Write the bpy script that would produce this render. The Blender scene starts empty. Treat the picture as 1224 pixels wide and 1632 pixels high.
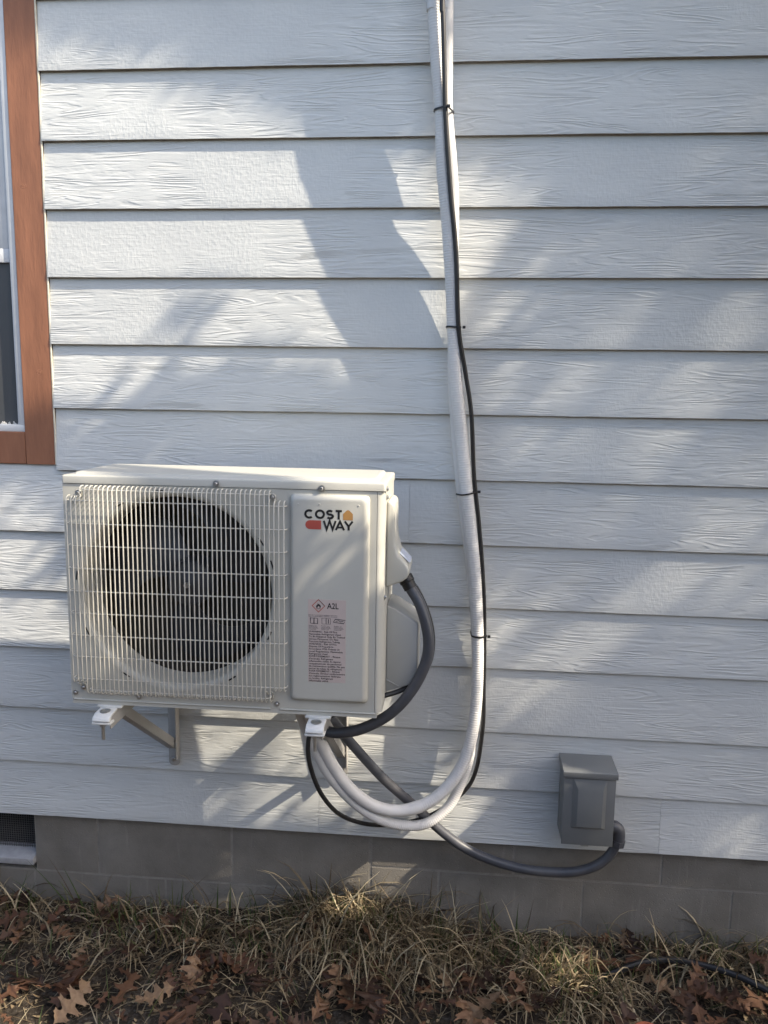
import bpy, bmesh, math, random
from mathutils import Vector, Matrix, noise as mnoise

SC = bpy.context.scene
COL = SC.collection
R = math.radians
rnd = random.Random(7)

# ------------------------------------------------------------------ camera
cam_d = bpy.data.cameras.new('camera')
cam = bpy.data.objects.new('camera', cam_d)
COL.objects.link(cam)
cam_d.sensor_fit = 'AUTO'
cam_d.sensor_width = 36.0
cam_d.lens = 36.0 * 1250.0 / 1632.0
cam_d.clip_start = 0.05
cam_d.clip_end = 600.0
_r = Vector((0.995762, 0.09064965, 0.0155138))
_u = Vector((-0.02865362, 0.14550447, 0.98894258))
_f = Vector((-0.08738998, 0.98519597, -0.14748526))
cam.matrix_world = Matrix(((_r.x, _u.x, -_f.x, 1.13397534), (_r.y, _u.y, -_f.y, -2.14343627),
                           (_r.z, _u.z, -_f.z, 1.29622699), (0, 0, 0, 1)))
SC.camera = cam

# ------------------------------------------------------------------ light
SUN_A, SUN_B = 3.3, 3.25                     # sun comes from the right, steeply along the wall
SUN_DIR = Vector((SUN_A, -1.0, SUN_B)).normalized()
sun_d = bpy.data.lights.new('sun', 'SUN')
sun_d.energy = 3.1
sun_d.angle = R(0.5)
sun_d.color = (1.0, 0.885, 0.715)
sun = bpy.data.objects.new('sun', sun_d)
COL.objects.link(sun)
sun.rotation_euler = SUN_DIR.to_track_quat('Z', 'Y').to_euler()
sun.location = SUN_DIR * 12

world = bpy.data.worlds.new('World')
SC.world = world
world.use_nodes = True
wn = world.node_tree.nodes
wl = world.node_tree.links
sky = wn.new('ShaderNodeTexSky')
sky.sky_type = 'NISHITA'
sky.sun_disc = False
sky.sun_elevation = math.asin(SUN_DIR.z)
sky.sun_rotation = math.atan2(SUN_DIR.x, SUN_DIR.y)
sky.air_density = 1.0
sky.dust_density = 3.0
sky.ozone_density = 0.7
bg = wn['Background']
bg.inputs['Strength'].default_value = 0.125
wl.new(sky.outputs['Color'], bg.inputs['Color'])

SC.view_settings.view_transform = 'Standard'
SC.view_settings.look = 'None'
SC.view_settings.gamma = 1.0
SC.view_settings.use_curve_mapping = False
SC.view_settings.exposure = 1.46
SC.cycles.max_bounces = 6
SC.cycles.diffuse_bounces = 3
SC.cycles.glossy_bounces = 2
SC.cycles.caustics_reflective = False
SC.cycles.caustics_refractive = False
SC.render.resolution_x = 768
SC.render.resolution_y = 1024

# ------------------------------------------------------------------ helpers
def tag(o, label=None, cat=None, group=None, kind=None):
    if label: o['label'] = label
    if cat: o['category'] = cat
    if group: o['group'] = group
    if kind: o['kind'] = kind
    return o

ORG = {}                                     # world origin of every built object

def empty(name, loc, label=None, cat=None, group=None, parent=None):
    o = bpy.data.objects.new(name, None)
    COL.objects.link(o)
    o.empty_display_size = 0.05
    if parent:
        o.parent = parent
        o.location = Vector(loc) - ORG[parent]
    else:
        o.location = loc
    ORG[o] = Vector(loc)
    return tag(o, label, cat, group)

def smooth_path(pts, step=0.01):
    P = [Vector(p) for p in pts]
    out = []
    for i in range(len(P) - 1):
        p0 = P[i - 1] if i else P[0] * 2 - P[1]
        p1, p2 = P[i], P[i + 1]
        p3 = P[i + 2] if i + 2 < len(P) else P[-1] * 2 - P[-2]
        n = max(2, int((p2 - p1).length / step))
        for k in range(n):
            t = k / n
            out.append(0.5 * ((2 * p1) + (p2 - p0) * t + (2 * p0 - 5 * p1 + 4 * p2 - p3) * t * t
                              + (3 * p1 - p0 - 3 * p2 + p3) * t ** 3))
    out.append(P[-1])
    return out

class MB:
    def __init__(s):
        s.v = []; s.f = []
    def add(s, vs, fs):
        b = len(s.v)
        s.v += [tuple(v) for v in vs]
        s.f += [tuple(b + i for i in f) for f in fs]
        return s
    def box(s, x0, x1, y0, y1, z0, z1):
        return s.add([(x0, y0, z0), (x1, y0, z0), (x1, y1, z0), (x0, y1, z0),
                      (x0, y0, z1), (x1, y0, z1), (x1, y1, z1), (x0, y1, z1)],
                     [(0, 3, 2, 1), (4, 5, 6, 7), (0, 1, 5, 4), (1, 2, 6, 5), (2, 3, 7, 6), (3, 0, 4, 7)])
    def prism(s, prof, axis, a0, a1):
        n = len(prof)
        def mk(p, a):
            return {'x': (a, p[0], p[1]), 'y': (p[0], a, p[1]), 'z': (p[0], p[1], a)}[axis]
        vs = [mk(p, a0) for p in prof] + [mk(p, a1) for p in prof]
        fs = [tuple(range(n)), tuple(range(2 * n - 1, n - 1, -1))]
        fs += [(i, n + i, n + (i + 1) % n, (i + 1) % n) for i in range(n)]
        return s.add(vs, fs)
    def loft(s, rings, cap=True, closed=True):
        n = len(rings[0])
        vs = [p for r in rings for p in r]
        fs = []
        for j in range(len(rings) - 1):
            for i in range(n if closed else n - 1):
                a, b = j * n + i, j * n + (i + 1) % n
                fs.append((a, b, b + n, a + n))
        if cap:
            fs.append(tuple(range(n - 1, -1, -1)))
            fs.append(tuple((len(rings) - 1) * n + i for i in range(n)))
        return s.add(vs, fs)
    def tube(s, path, r, n=10, cap=True, closed=False):
        P = [Vector(p) for p in path]
        m = len(P)
        rr = r if isinstance(r, (list, tuple)) else [r] * m
        t0 = (P[1] - P[0]).normalized()
        ref = Vector((0, 0, 1)) if abs(t0.z) < 0.9 else Vector((0, 1, 0))
        nrm = t0.cross(ref).normalized()
        rings = []
        for i in range(m):
            if closed:
                t = (P[(i + 1) % m] - P[i - 1]).normalized()
            else:
                t = (P[min(i + 1, m - 1)] - P[max(i - 1, 0)]).normalized()
            nrm = (nrm - t * nrm.dot(t)).normalized()
            bi = t.cross(nrm)
            rings.append([P[i] + (nrm * math.cos(2 * math.pi * k / n) + bi * math.sin(2 * math.pi * k / n)) * rr[i]
                          for k in range(n)])
        if closed:
            rings.append(rings[0])
            return s.loft(rings, False)
        return s.loft(rings, cap)
    def lathe(s, prof, c, axis='y', n=48, cap=False):
        rings = []
        for r, h in prof:
            ring = []
            for k in range(n):
                a = 2 * math.pi * k / n
                x, z = r * math.cos(a), r * math.sin(a)
                if axis == 'y': ring.append((c[0] + x, c[1] + h, c[2] + z))
                elif axis == 'z': ring.append((c[0] + x, c[1] + z, c[2] + h))
                else: ring.append((c[0] + h, c[1] + x, c[2] + z))
            rings.append(ring)
        return s.loft(rings, cap)
    def mesh(s, name, mat=None, org=(0, 0, 0), smooth=True, bevel=0, seg=2, ang=35, fix=True):
        me = bpy.data.meshes.new(name)
        o = Vector(org)
        me.from_pydata([Vector(v) - o for v in s.v], [], s.f)
        if fix or bevel:
            bm = bmesh.new(); bm.from_mesh(me)
            if bevel:
                bmesh.ops.remove_doubles(bm, verts=bm.verts, dist=1e-6)
            if fix:
                bmesh.ops.recalc_face_normals(bm, faces=bm.faces)
            if bevel:
                es = [e for e in bm.edges if len(e.link_faces) == 2 and e.calc_face_angle(0) > R(30)]
                bmesh.ops.bevel(bm, geom=es, offset=bevel, segments=seg, profile=0.5, affect='EDGES', clamp_overlap=True)
            bm.to_mesh(me); bm.free()
        if smooth:
            me.polygons.foreach_set('use_smooth', [True] * len(me.polygons))
            me.set_sharp_from_angle(angle=R(ang))
        if mat: me.materials.append(mat)
        me.update()
        return me
    def build(s, name, mat, parent=None, **k):
        org = ORG[parent] if parent else Vector((0, 0, 0))
        if parent is None and 'at' in k:
            org = Vector(k.pop('at'))
        me = s.mesh(name, mat, org, **k)
        o = bpy.data.objects.new(name, me)
        COL.objects.link(o)
        if parent: o.parent = parent
        else: o.location = org
        ORG[o] = Vector(org)
        return o

def place(name, me, parent, loc, rot=None, scale=None):
    o = bpy.data.objects.new(name, me)
    COL.objects.link(o)
    if parent:
        o.parent = parent
        o.location = Vector(loc) - ORG[parent]
    else:
        o.location = loc
    if rot: o.rotation_euler = rot
    if scale: o.scale = scale
    ORG[o] = Vector(loc)
    return o

# ------------------------------------------------------------------ materials
def new_mat(name):
    m = bpy.data.materials.new(name)
    m.use_nodes = True
    return m, m.node_tree.nodes, m.node_tree.links, m.node_tree.nodes['Principled BSDF']

def N(nodes, t, **k):
    n = nodes.new('ShaderNode' + t)
    for a, b in k.items():
        if a in n.inputs.keys(): n.inputs[a].default_value = b
        else: setattr(n, a, b)
    return n

def coords(nt, scale, kind='Object'):
    nodes, links = nt.nodes, nt.links
    tc = N(nodes, 'TexCoord')
    mp = N(nodes, 'Mapping')
    mp.inputs['Scale'].default_value = scale
    links.new(tc.outputs[kind], mp.inputs['Vector'])
    return mp.outputs['Vector']

def mat_simple(name, col, rough=0.5, metal=0.0, var=0.08, scale=25.0, bump=0.0, bscale=200.0, dirt=None, dirt_amt=0.0,
               spec=0.5, rvar=0.1, stretch=(1, 1, 1), bdist=0.001):
    m, n, l, p = new_mat(name)
    p.inputs['Metallic'].default_value = metal
    p.inputs['Specular IOR Level'].default_value = spec
    v = coords(m.node_tree, stretch)
    t = N(n, 'TexNoise', Scale=scale, Detail=5.0, Roughness=0.6)
    l.new(v, t.inputs['Vector'])
    ra = N(n, 'ValToRGB')
    c = Vector(col)
    ra.color_ramp.elements[0].position = 0.3
    ra.color_ramp.elements[1].position = 0.7
    ra.color_ramp.elements[0].color = (*(c * (1 - var)), 1)
    ra.color_ramp.elements[1].color = (*[min(1, q * (1 + var)) for q in c], 1)
    l.new(t.outputs['Fac'], ra.inputs['Fac'])
    out = ra.outputs['Color']
    if dirt:
        t2 = N(n, 'TexNoise', Scale=scale * 0.25, Detail=6.0, Roughness=0.7)
        l.new(v, t2.inputs['Vector'])
        r2 = N(n, 'ValToRGB')
        r2.color_ramp.elements[0].position = 0.5
        r2.color_ramp.elements[1].position = 0.72
        r2.color_ramp.elements[1].color = (dirt_amt,) * 3 + (1,)
        r2.color_ramp.elements[0].color = (0, 0, 0, 1)
        l.new(t2.outputs['Fac'], r2.inputs['Fac'])
        mx = N(n, 'Mix', data_type='RGBA')
        l.new(r2.outputs['Color'], mx.inputs['Factor'])
        l.new(out, mx.inputs['A'])
        mx.inputs['B'].default_value = (*dirt, 1)
        out = mx.outputs['Result']
    l.new(out, p.inputs['Base Color'])
    mr = N(n, 'MapRange')
    mr.inputs['To Min'].default_value = max(0.02, rough - rvar)
    mr.inputs['To Max'].default_value = min(1, rough + rvar)
    l.new(t.outputs['Fac'], mr.inputs['Value'])
    l.new(mr.outputs['Result'], p.inputs['Roughness'])
    if bump:
        t3 = N(n, 'TexNoise', Scale=bscale, Detail=4.0)
        l.new(v, t3.inputs['Vector'])
        b = N(n, 'Bump', Strength=bump, Distance=bdist)
        l.new(t3.outputs['Fac'], b.inputs['Height'])
        l.new(b.outputs['Normal'], p.inputs['Normal'])
    return m

def mat_siding():
    m, n, l, p = new_mat('painted_lap_siding')
    p.inputs['Roughness'].default_value = 0.55
    p.inputs['Specular IOR Level'].default_value = 0.35
    tc = N(n, 'TexCoord'); oi = N(n, 'ObjectInfo')
    mul = N(n, 'Math', operation='MULTIPLY'); mul.inputs[1].default_value = 37.0
    l.new(oi.outputs['Random'], mul.inputs[0])
    cb = N(n, 'CombineXYZ')
    l.new(mul.outputs[0], cb.inputs['X']); l.new(mul.outputs[0], cb.inputs['Y'])
    ad = N(n, 'VectorMath', operation='ADD')
    l.new(tc.outputs['Object'], ad.inputs[0]); l.new(cb.outputs[0], ad.inputs[1])
    def mapped(sc):
        q = N(n, 'Mapping'); q.inputs['Scale'].default_value = sc
        l.new(ad.outputs[0], q.inputs['Vector']); return q.outputs[0]
    def math2(op, a, b):
        q = N(n, 'Math', operation=op)
        for i, z in ((0, a), (1, b)):
            if isinstance(z, (int, float)): q.inputs[i].default_value = z
            else: l.new(z, q.inputs[i])
        return q.outputs[0]
    def ramp(src, a, b):
        q = N(n, 'MapRange', interpolation_type='SMOOTHSTEP')
        q.inputs['From Min'].default_value = a; q.inputs['From Max'].default_value = b
        l.new(src, q.inputs['Value']); return q.outputs['Result']
    # pressed wood grain: contour lines of a stretched noise field
    g = N(n, 'TexNoise', Scale=1.0, Detail=2.5, Roughness=0.5, Distortion=0.3)
    l.new(mapped((1.5, 1, 19)), g.inputs['Vector'])
    k = math2('MULTIPLY', g.outputs['Fac'], 17.0)
    fr = math2('FRACT', k, 0.0)
    line = ramp(fr, 0.0, 0.22)                       # sharp groove, slow ramp
    line2 = ramp(fr, 1.0, 0.45)
    groove = math2('MULTIPLY', line, line2)
    brk = N(n, 'TexNoise', Scale=1.0, Detail=3.0)
    l.new(mapped((11, 1, 30)), brk.inputs['Vector'])
    gm = ramp(brk.outputs['Fac'], 0.38, 0.58)
    groove = math2('MULTIPLY', groove, gm)
    # fine fibres
    fb = N(n, 'TexNoise', Scale=1.0, Detail=6.0, Roughness=0.65)
    l.new(mapped((22, 1, 190)), fb.inputs['Vector'])
    # rough sawn cross hatch in patches
    ch = N(n, 'TexNoise', Scale=1.0, Detail=3.0, Roughness=0.6)
    l.new(mapped((190, 1, 60)), ch.inputs['Vector'])
    ch2 = N(n, 'TexVoronoi', Scale=1.0); ch2.feature = 'F1'
    l.new(mapped((75, 1, 95)), ch2.inputs['Vector'])
    pm = N(n, 'TexNoise', Scale=1.0, Detail=1.0)
    l.new(mapped((1.9, 1, 2.0)), pm.inputs['Vector'])
    patch = ramp(pm.outputs['Fac'], 0.52, 0.62)
    hatch = math2('ADD', math2('MULTIPLY', ch.outputs['Fac'], 0.7), math2('MULTIPLY', ch2.outputs['Distance'], 0.45))
    hatch = math2('MULTIPLY', hatch, patch)
    inv = math2('SUBTRACT', 1.15, patch)
    h = math2('ADD', math2('MULTIPLY', math2('MULTIPLY', groove, -0.75), inv), math2('MULTIPLY', fb.outputs['Fac'], 0.75))
    h = math2('ADD', h, hatch)
    b = N(n, 'Bump', Strength=1.0, Distance=0.00105)
    l.new(h, b.inputs['Height'])
    l.new(b.outputs['Normal'], p.inputs['Normal'])
    # colour: white paint, faint tone per board, a little dirt and scuffs
    tone = N(n, 'TexNoise', Scale=1.0, Detail=6.0, Roughness=0.65)
    l.new(mapped((3, 1, 5)), tone.inputs['Vector'])
    cr = N(n, 'ValToRGB')
    e = cr.color_ramp.elements
    e[0].position = 0.25; e[0].color = (0.612, 0.626, 0.614, 1)
    e[1].position = 0.70; e[1].color = (0.700, 0.712, 0.688, 1)
    l.new(tone.outputs['Fac'], cr.inputs['Fac'])
    sp = N(n, 'TexNoise', Scale=1.0, Detail=5.0, Roughness=0.7)
    l.new(mapped((9, 1, 14)), sp.inputs['Vector'])
    sm = ramp(sp.outputs['Fac'], 0.66, 0.80)
    mx = N(n, 'Mix', data_type='RGBA')
    l.new(math2('MULTIPLY', sm, 0.5), mx.inputs['Factor'])
    l.new(cr.outputs['Color'], mx.inputs['A'])
    mx.inputs['B'].default_value = (0.40, 0.40, 0.38, 1)
    pv = math2('ADD', math2('MULTIPLY', oi.outputs['Random'], 0.09), 0.94)
    mm = N(n, 'Mix', data_type='RGBA', blend_type='MULTIPLY'); mm.inputs['Factor'].default_value = 1.0
    l.new(mx.outputs['Result'], mm.inputs['A']); l.new(pv, mm.inputs['B'])
    l.new(mm.outputs['Result'], p.inputs['Base Color'])
    return m

def mat_soil():
    m, n, l, p = new_mat('sandy_soil')
    p.inputs['Roughness'].default_value = 0.95
    p.inputs['Specular IOR Level'].default_value = 0.15
    v = coords(m.node_tree, (1, 1, 1))
    t = N(n, 'TexNoise', Scale=9.0, Detail=6.0, Roughness=0.72)
    l.new(v, t.inputs['Vector'])
    g = N(n, 'TexNoise', Scale=75.0, Detail=6.0, Roughness=0.75)
    l.new(v, g.inputs['Vector'])
    s = N(n, 'Math', operation='MULTIPLY_ADD'); l.new(g.outputs['Fac'], s.inputs[0]); s.inputs[1].default_value = 1.1
    q = N(n, 'Math', operation='SUBTRACT'); l.new(t.outputs['Fac'], q.inputs[0]); q.inputs[1].default_value = 0.55
    l.new(q.outputs[0], s.inputs[2])
    cr = N(n, 'ValToRGB'); e = cr.color_ramp.elements
    e[0].position = 0.25; e[0].color = (0.016, 0.012, 0.009, 1)
    e[1].position = 0.85; e[1].color = (0.20, 0.18, 0.155, 1)
    z = cr.color_ramp.elements.new(0.52); z.color = (0.062, 0.050, 0.038, 1)
    l.new(s.outputs[0], cr.inputs['Fac'])
    l.new(cr.outputs['Color'], p.inputs['Base Color'])
    b = N(n, 'Bump', Strength=1.0, Distance=0.012)
    l.new(g.outputs['Fac'], b.inputs['Height']); l.new(b.outputs['Normal'], p.inputs['Normal'])
    return m

def mat_leafy(name, ramp, rough=0.6, transl=0.25, vein=False):
    m, n, l, p = new_mat(name)
    p.inputs['Roughness'].default_value = rough
    p.inputs['Specular IOR Level'].default_value = 0.25
    oi = N(n, 'ObjectInfo'); at = N(n, 'Attribute'); at.attribute_name = 'tone'
    v = coords(m.node_tree, (1, 1, 1))
    t = N(n, 'TexNoise', Scale=60.0, Detail=4.0)
    l.new(v, t.inputs['Vector'])
    a = N(n, 'Math', operation='ADD')
    l.new(at.outputs['Fac'], a.inputs[0]); l.new(oi.outputs['Random'], a.inputs[1])
    f = N(n, 'Math', operation='FRACT'); l.new(a.outputs[0], f.inputs[0])
    mm = N(n, 'Math', operation='MULTIPLY_ADD')
    l.new(t.outputs['Fac'], mm.inputs[0]); mm.inputs[1].default_value = 0.3
    l.new(f.outputs[0], mm.inputs[2])
    sb = N(n, 'Math', operation='SUBTRACT'); l.new(mm.outputs[0], sb.inputs[0]); sb.inputs[1].default_value = 0.15
    cr = N(n, 'ValToRGB')
    els = cr.color_ramp.elements
    els[0].position = ramp[0][0]; els[0].color = (*ramp[0][1], 1)
    els[1].position = ramp[-1][0]; els[1].color = (*ramp[-1][1], 1)
    for q, c in ramp[1:-1]:
        z = els.new(q); z.color = (*c, 1)
    l.new(sb.outputs[0], cr.inputs['Fac'])
    l.new(cr.outputs['Color'], p.inputs['Base Color'])
    if transl:
        tr = N(n, 'BsdfTranslucent')
        l.new(cr.outputs['Color'], tr.inputs['Color'])
        ms = N(n, 'MixShader'); ms.inputs[0].default_value = transl
        out = n['Material Output']
        l.new(p.outputs[0], ms.inputs[1]); l.new(tr.outputs[0], ms.inputs[2])
        l.new(ms.outputs[0], out.inputs['Surface'])
    return m

def mat_block():
    m, n, l, p = new_mat('grey_painted_block')
    p.inputs['Roughness'].default_value = 0.85
    p.inputs['Specular IOR Level'].default_value = 0.2
    v = coords(m.node_tree, (1, 1, 1))
    oi = N(n, 'ObjectInfo')
    t = N(n, 'TexNoise', Scale=7.0, Detail=8.0, Roughness=0.65); l.new(v, t.inputs['Vector'])
    cr = N(n, 'ValToRGB'); e = cr.color_ramp.elements
    e[0].position = 0.28; e[0].color = (0.165, 0.150, 0.128, 1)
    e[1].position = 0.74; e[1].color = (0.250, 0.232, 0.203, 1)
    l.new(t.outputs['Fac'], cr.inputs['Fac'])
    # pale drips and specks
    mp = N(n, 'Mapping'); mp.inputs['Scale'].default_value = (60, 60, 5)
    tc = N(n, 'TexCoord'); l.new(tc.outputs['Object'], mp.inputs['Vector'])
    t2 = N(n, 'TexNoise', Scale=1.0, Detail=3.0); l.new(mp.outputs[0], t2.inputs['Vector'])
    r2 = N(n, 'MapRange'); r2.inputs['From Min'].default_value = 0.62; r2.inputs['From Max'].default_value = 0.8
    r2.inputs['To Max'].default_value = 0.4
    l.new(t2.outputs['Fac'], r2.inputs['Value'])
    mx = N(n, 'Mix', data_type='RGBA'); l.new(r2.outputs['Result'], mx.inputs['Factor'])
    l.new(cr.outputs['Color'], mx.inputs['A']); mx.inputs['B'].default_value = (0.33, 0.31, 0.275, 1)
    l.new(mx.outputs['Result'], p.inputs['Base Color'])
    t3 = N(n, 'TexNoise', Scale=260.0, Detail=5.0, Roughness=0.7); l.new(v, t3.inputs['Vector'])
    vo = N(n, 'TexVoronoi', Scale=120.0); l.new(v, vo.inputs['Vector'])
    pt = N(n, 'MapRange'); pt.inputs['From Max'].default_value = 0.28; pt.inputs['To Min'].default_value = -1.2; pt.inputs['To Max'].default_value = 0.0
    l.new(vo.outputs['Distance'], pt.inputs['Value'])
    sm = N(n, 'Math', operation='ADD'); l.new(t3.outputs['Fac'], sm.inputs[0]); l.new(pt.outputs['Result'], sm.inputs[1])
    b = N(n, 'Bump', Strength=0.8, Distance=0.0014)
    l.new(sm.outputs[0], b.inputs['Height']); l.new(b.outputs['Normal'], p.inputs['Normal'])
    return m

M = dict(
    siding=mat_siding(),
    sheath=mat_simple('dark_sheathing', (0.05, 0.045, 0.04), 0.9),
    trim=mat_simple('brown_painted_trim', (0.32, 0.138, 0.074), 0.6, var=0.2, scale=16, bump=0.9, bscale=90, stretch=(1, 1, 0.22), bdist=0.0014),
    caulk=mat_simple('cream_caulk', (0.62, 0.58, 0.47), 0.7, var=0.12, scale=60, bump=0.4, bscale=120),
    vinyl=mat_simple('white_window_vinyl', (0.60, 0.62, 0.64), 0.45, var=0.06, scale=30),
    chip=mat_simple('chipped_white_paint', (0.66, 0.65, 0.62), 0.7, var=0.12, scale=120, bump=0.5, bscale=200),
    screen=mat_simple('grey_insect_screen', (0.075, 0.078, 0.08), 0.55, var=0.1, scale=500, bump=0.4, bscale=1500),
    glass=mat_simple('window_pane', (0.05, 0.055, 0.06), 0.08, var=0.05, rvar=0.02),
    edge=mat_simple('brown_board_edge', (0.22, 0.18, 0.14), 0.9, var=0.5, scale=30, stretch=(1, 1, 1)),
    fence=mat_simple('added_fence_wood', (0.19, 0.15, 0.11), 0.9, var=0.25, scale=6, stretch=(1, 1, 0.15), bump=0.6, bscale=30, bdist=0.004),
    block=mat_block(),
    mortar=mat_simple('grey_mortar', (0.240, 0.224, 0.198), 0.9, var=0.16, scale=40, bump=0.7, bscale=220, bdist=0.002),
    ventdark=mat_simple('vent_mesh', (0.10, 0.098, 0.095), 0.8, var=0.15, scale=80),
    sill=mat_simple('grey_white_vent_sill', (0.33, 0.335, 0.35), 0.7, var=0.12, scale=60, bump=0.3),
    cab=mat_simple('cream_enamel', (0.520, 0.512, 0.458), 0.38, var=0.03, scale=8, bump=0.12, bscale=700, bdist=0.0003, dirt=(0.36, 0.33, 0.27), dirt_amt=0.35),
    cabgrey=mat_simple('grey_enamel', (0.37, 0.375, 0.36), 0.45, var=0.04, scale=10, bump=0.12, bscale=700, bdist=0.0003),
    wire=mat_simple('cream_coated_wire', (0.60, 0.575, 0.50), 0.4, var=0.06, scale=40),
    fan=mat_simple('dark_fan_plastic', (0.042, 0.044, 0.050), 0.4, var=0.25, scale=30),
    coil=mat_simple('dark_coil', (0.060, 0.053, 0.043), 0.6, var=0.5, scale=20, bump=0.9, bscale=1.0, stretch=(500, 1, 12), bdist=0.002),
    steel=mat_simple('zinc_steel', (0.46, 0.46, 0.45), 0.38, metal=0.9, var=0.15, scale=60),
    bracket=mat_simple('grey_coated_steel', (0.40, 0.385, 0.36), 0.45, var=0.08, scale=25, dirt=(0.26, 0.21, 0.17), dirt_amt=0.4),
    foot=mat_simple('white_coated_steel', (0.70, 0.70, 0.67), 0.4, var=0.06, scale=50),
    dark=mat_simple('black_gap', (0.012, 0.012, 0.012), 0.8),
    wrap=mat_simple('white_pipe_wrap', (0.71, 0.70, 0.68), 0.5, var=0.06, scale=14, dirt=(0.50, 0.45, 0.40), dirt_amt=0.45, bump=0.25, bscale=70),
    black=mat_simple('black_rubber', (0.014, 0.014, 0.015), 0.45, var=0.2, scale=50),
    conduit=mat_simple('grey_conduit', (0.064, 0.068, 0.080), 0.40, var=0.12, scale=18, dirt=(0.13, 0.12, 0.11), dirt_amt=0.5),
    box=mat_simple('grey_box_paint', (0.168, 0.176, 0.178), 0.42, var=0.05, scale=14, bump=0.15, bscale=500, bdist=0.0004, dirt=(0.2, 0.19, 0.16), dirt_amt=0.35),
    ink=mat_simple('black_ink', (0.012, 0.012, 0.012), 0.5),
    orange=mat_simple('orange_ink', (0.42, 0.225, 0.075), 0.5, var=0.03),
    red=mat_simple('red_ink', (0.42, 0.085, 0.062), 0.5, var=0.03),
    greyink=mat_simple('grey_ink', (0.10, 0.095, 0.095), 0.5),
    bluesticker=mat_simple('pale_blue_label', (0.45, 0.50, 0.60), 0.4, var=0.15, scale=120),
    sticker=mat_simple('sticker_paper', (0.54, 0.45, 0.41), 0.5, var=0.03),
    soil=mat_soil(),
    clay=mat_simple('terracotta', (0.38, 0.11, 0.055), 0.75, var=0.12),
    bark=mat_simple('oak_bark', (0.11, 0.085, 0.065), 0.9, var=0.35, scale=8, bump=1.0, bscale=18, bdist=0.02),
    crown=mat_leafy('oak_foliage', [(0.0, (0.035, 0.055, 0.018)), (1.0, (0.08, 0.10, 0.03))], transl=0.0),
    leaf=mat_leafy('dry_oak_leaf_skin', [(0.0, (0.034, 0.021, 0.016)), (0.35, (0.075, 0.040, 0.026)), (0.65, (0.135, 0.066, 0.037)), (0.85, (0.17, 0.095, 0.055)), (1.0, (0.30, 0.20, 0.12))], rough=0.5, transl=0.15),
    straw=mat_leafy('dry_straw', [(0.0, (0.060, 0.042, 0.026)), (0.35, (0.17, 0.125, 0.075)), (0.7, (0.31, 0.245, 0.15)), (1.0, (0.50, 0.43, 0.29))], transl=0.2),
    green=mat_leafy('green_blades', [(0.0, (0.040, 0.062, 0.022)), (0.6, (0.075, 0.105, 0.035)), (1.0, (0.16, 0.16, 0.055))], transl=0.3),
)
PIPE_A = [(1.049, -0.075, 2.303), (1.053, -0.075, 2.247), (1.064, -0.073, 2.105), (1.077, -0.071, 1.993), (1.083, -0.069, 1.872), (1.099, -0.064, 1.738), (1.112, -0.057, 1.601), (1.121, -0.05, 1.476), (1.132, -0.05, 1.347), (1.148, -0.048, 1.217), (1.164, -0.047, 1.084), (1.18, -0.047, 0.965), (1.196, -0.047, 0.845), (1.206, -0.048, 0.741), (1.213, -0.05, 0.635), (1.215, -0.055, 0.529), (1.211, -0.064, 0.424), (1.195, -0.075, 0.327), (1.162, -0.09, 0.253), (1.102, -0.11, 0.192), (1.026, -0.13, 0.167), (0.954, -0.15, 0.181), (0.891, -0.17, 0.23), (0.842, -0.19, 0.302), (0.806, -0.21, 0.385), (0.776, -0.23, 0.479), (0.755, -0.24, 0.558)]
PIPE_B = [(1.082, -0.06, 2.309), (1.086, -0.06, 2.253), (1.089, -0.055, 2.112), (1.092, -0.05, 2.0), (1.106, -0.05, 1.878), (1.114, -0.041, 1.774), (1.116, -0.03, 1.636), (1.12, -0.022, 1.478), (1.124, -0.018, 1.348), (1.135, -0.018, 1.215), (1.15, -0.018, 1.08), (1.169, -0.018, 0.96), (1.187, -0.018, 0.838), (1.2, -0.022, 0.734), (1.209, -0.022, 0.626), (1.214, -0.022, 0.517), (1.212, -0.035, 0.411), (1.203, -0.045, 0.313), (1.184, -0.055, 0.232), (1.146, -0.07, 0.153), (1.086, -0.09, 0.109), (1.017, -0.11, 0.11), (0.949, -0.14, 0.145), (0.885, -0.16, 0.2), (0.825, -0.19, 0.288), (0.783, -0.21, 0.384), (0.753, -0.23, 0.478), (0.734, -0.24, 0.557)]
CABLE_C = [(1.071, -0.1, 2.29), (1.074, -0.1, 2.235), (1.079, -0.098, 2.152), (1.088, -0.092, 1.986), (1.105, -0.085, 1.808), (1.123, -0.075, 1.66), (1.135, -0.066, 1.474), (1.155, -0.055, 1.364), (1.175, -0.05, 1.25), (1.188, -0.045, 1.084), (1.206, -0.045, 0.949), (1.222, -0.048, 0.794), (1.23, -0.05, 0.645), (1.233, -0.055, 0.494), (1.234, -0.055, 0.384), (1.219, -0.04, 0.246), (1.181, -0.045, 0.178), (1.102, -0.065, 0.124), (1.015, -0.08, 0.098), (0.929, -0.115, 0.109), (0.86, -0.19, 0.173), (0.827, -0.3, 0.284), (0.803, -0.33, 0.366), (0.795, -0.34, 0.436), (0.807, -0.33, 0.485), (0.85, -0.3, 0.504), (0.894, -0.28, 0.531)]
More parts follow.
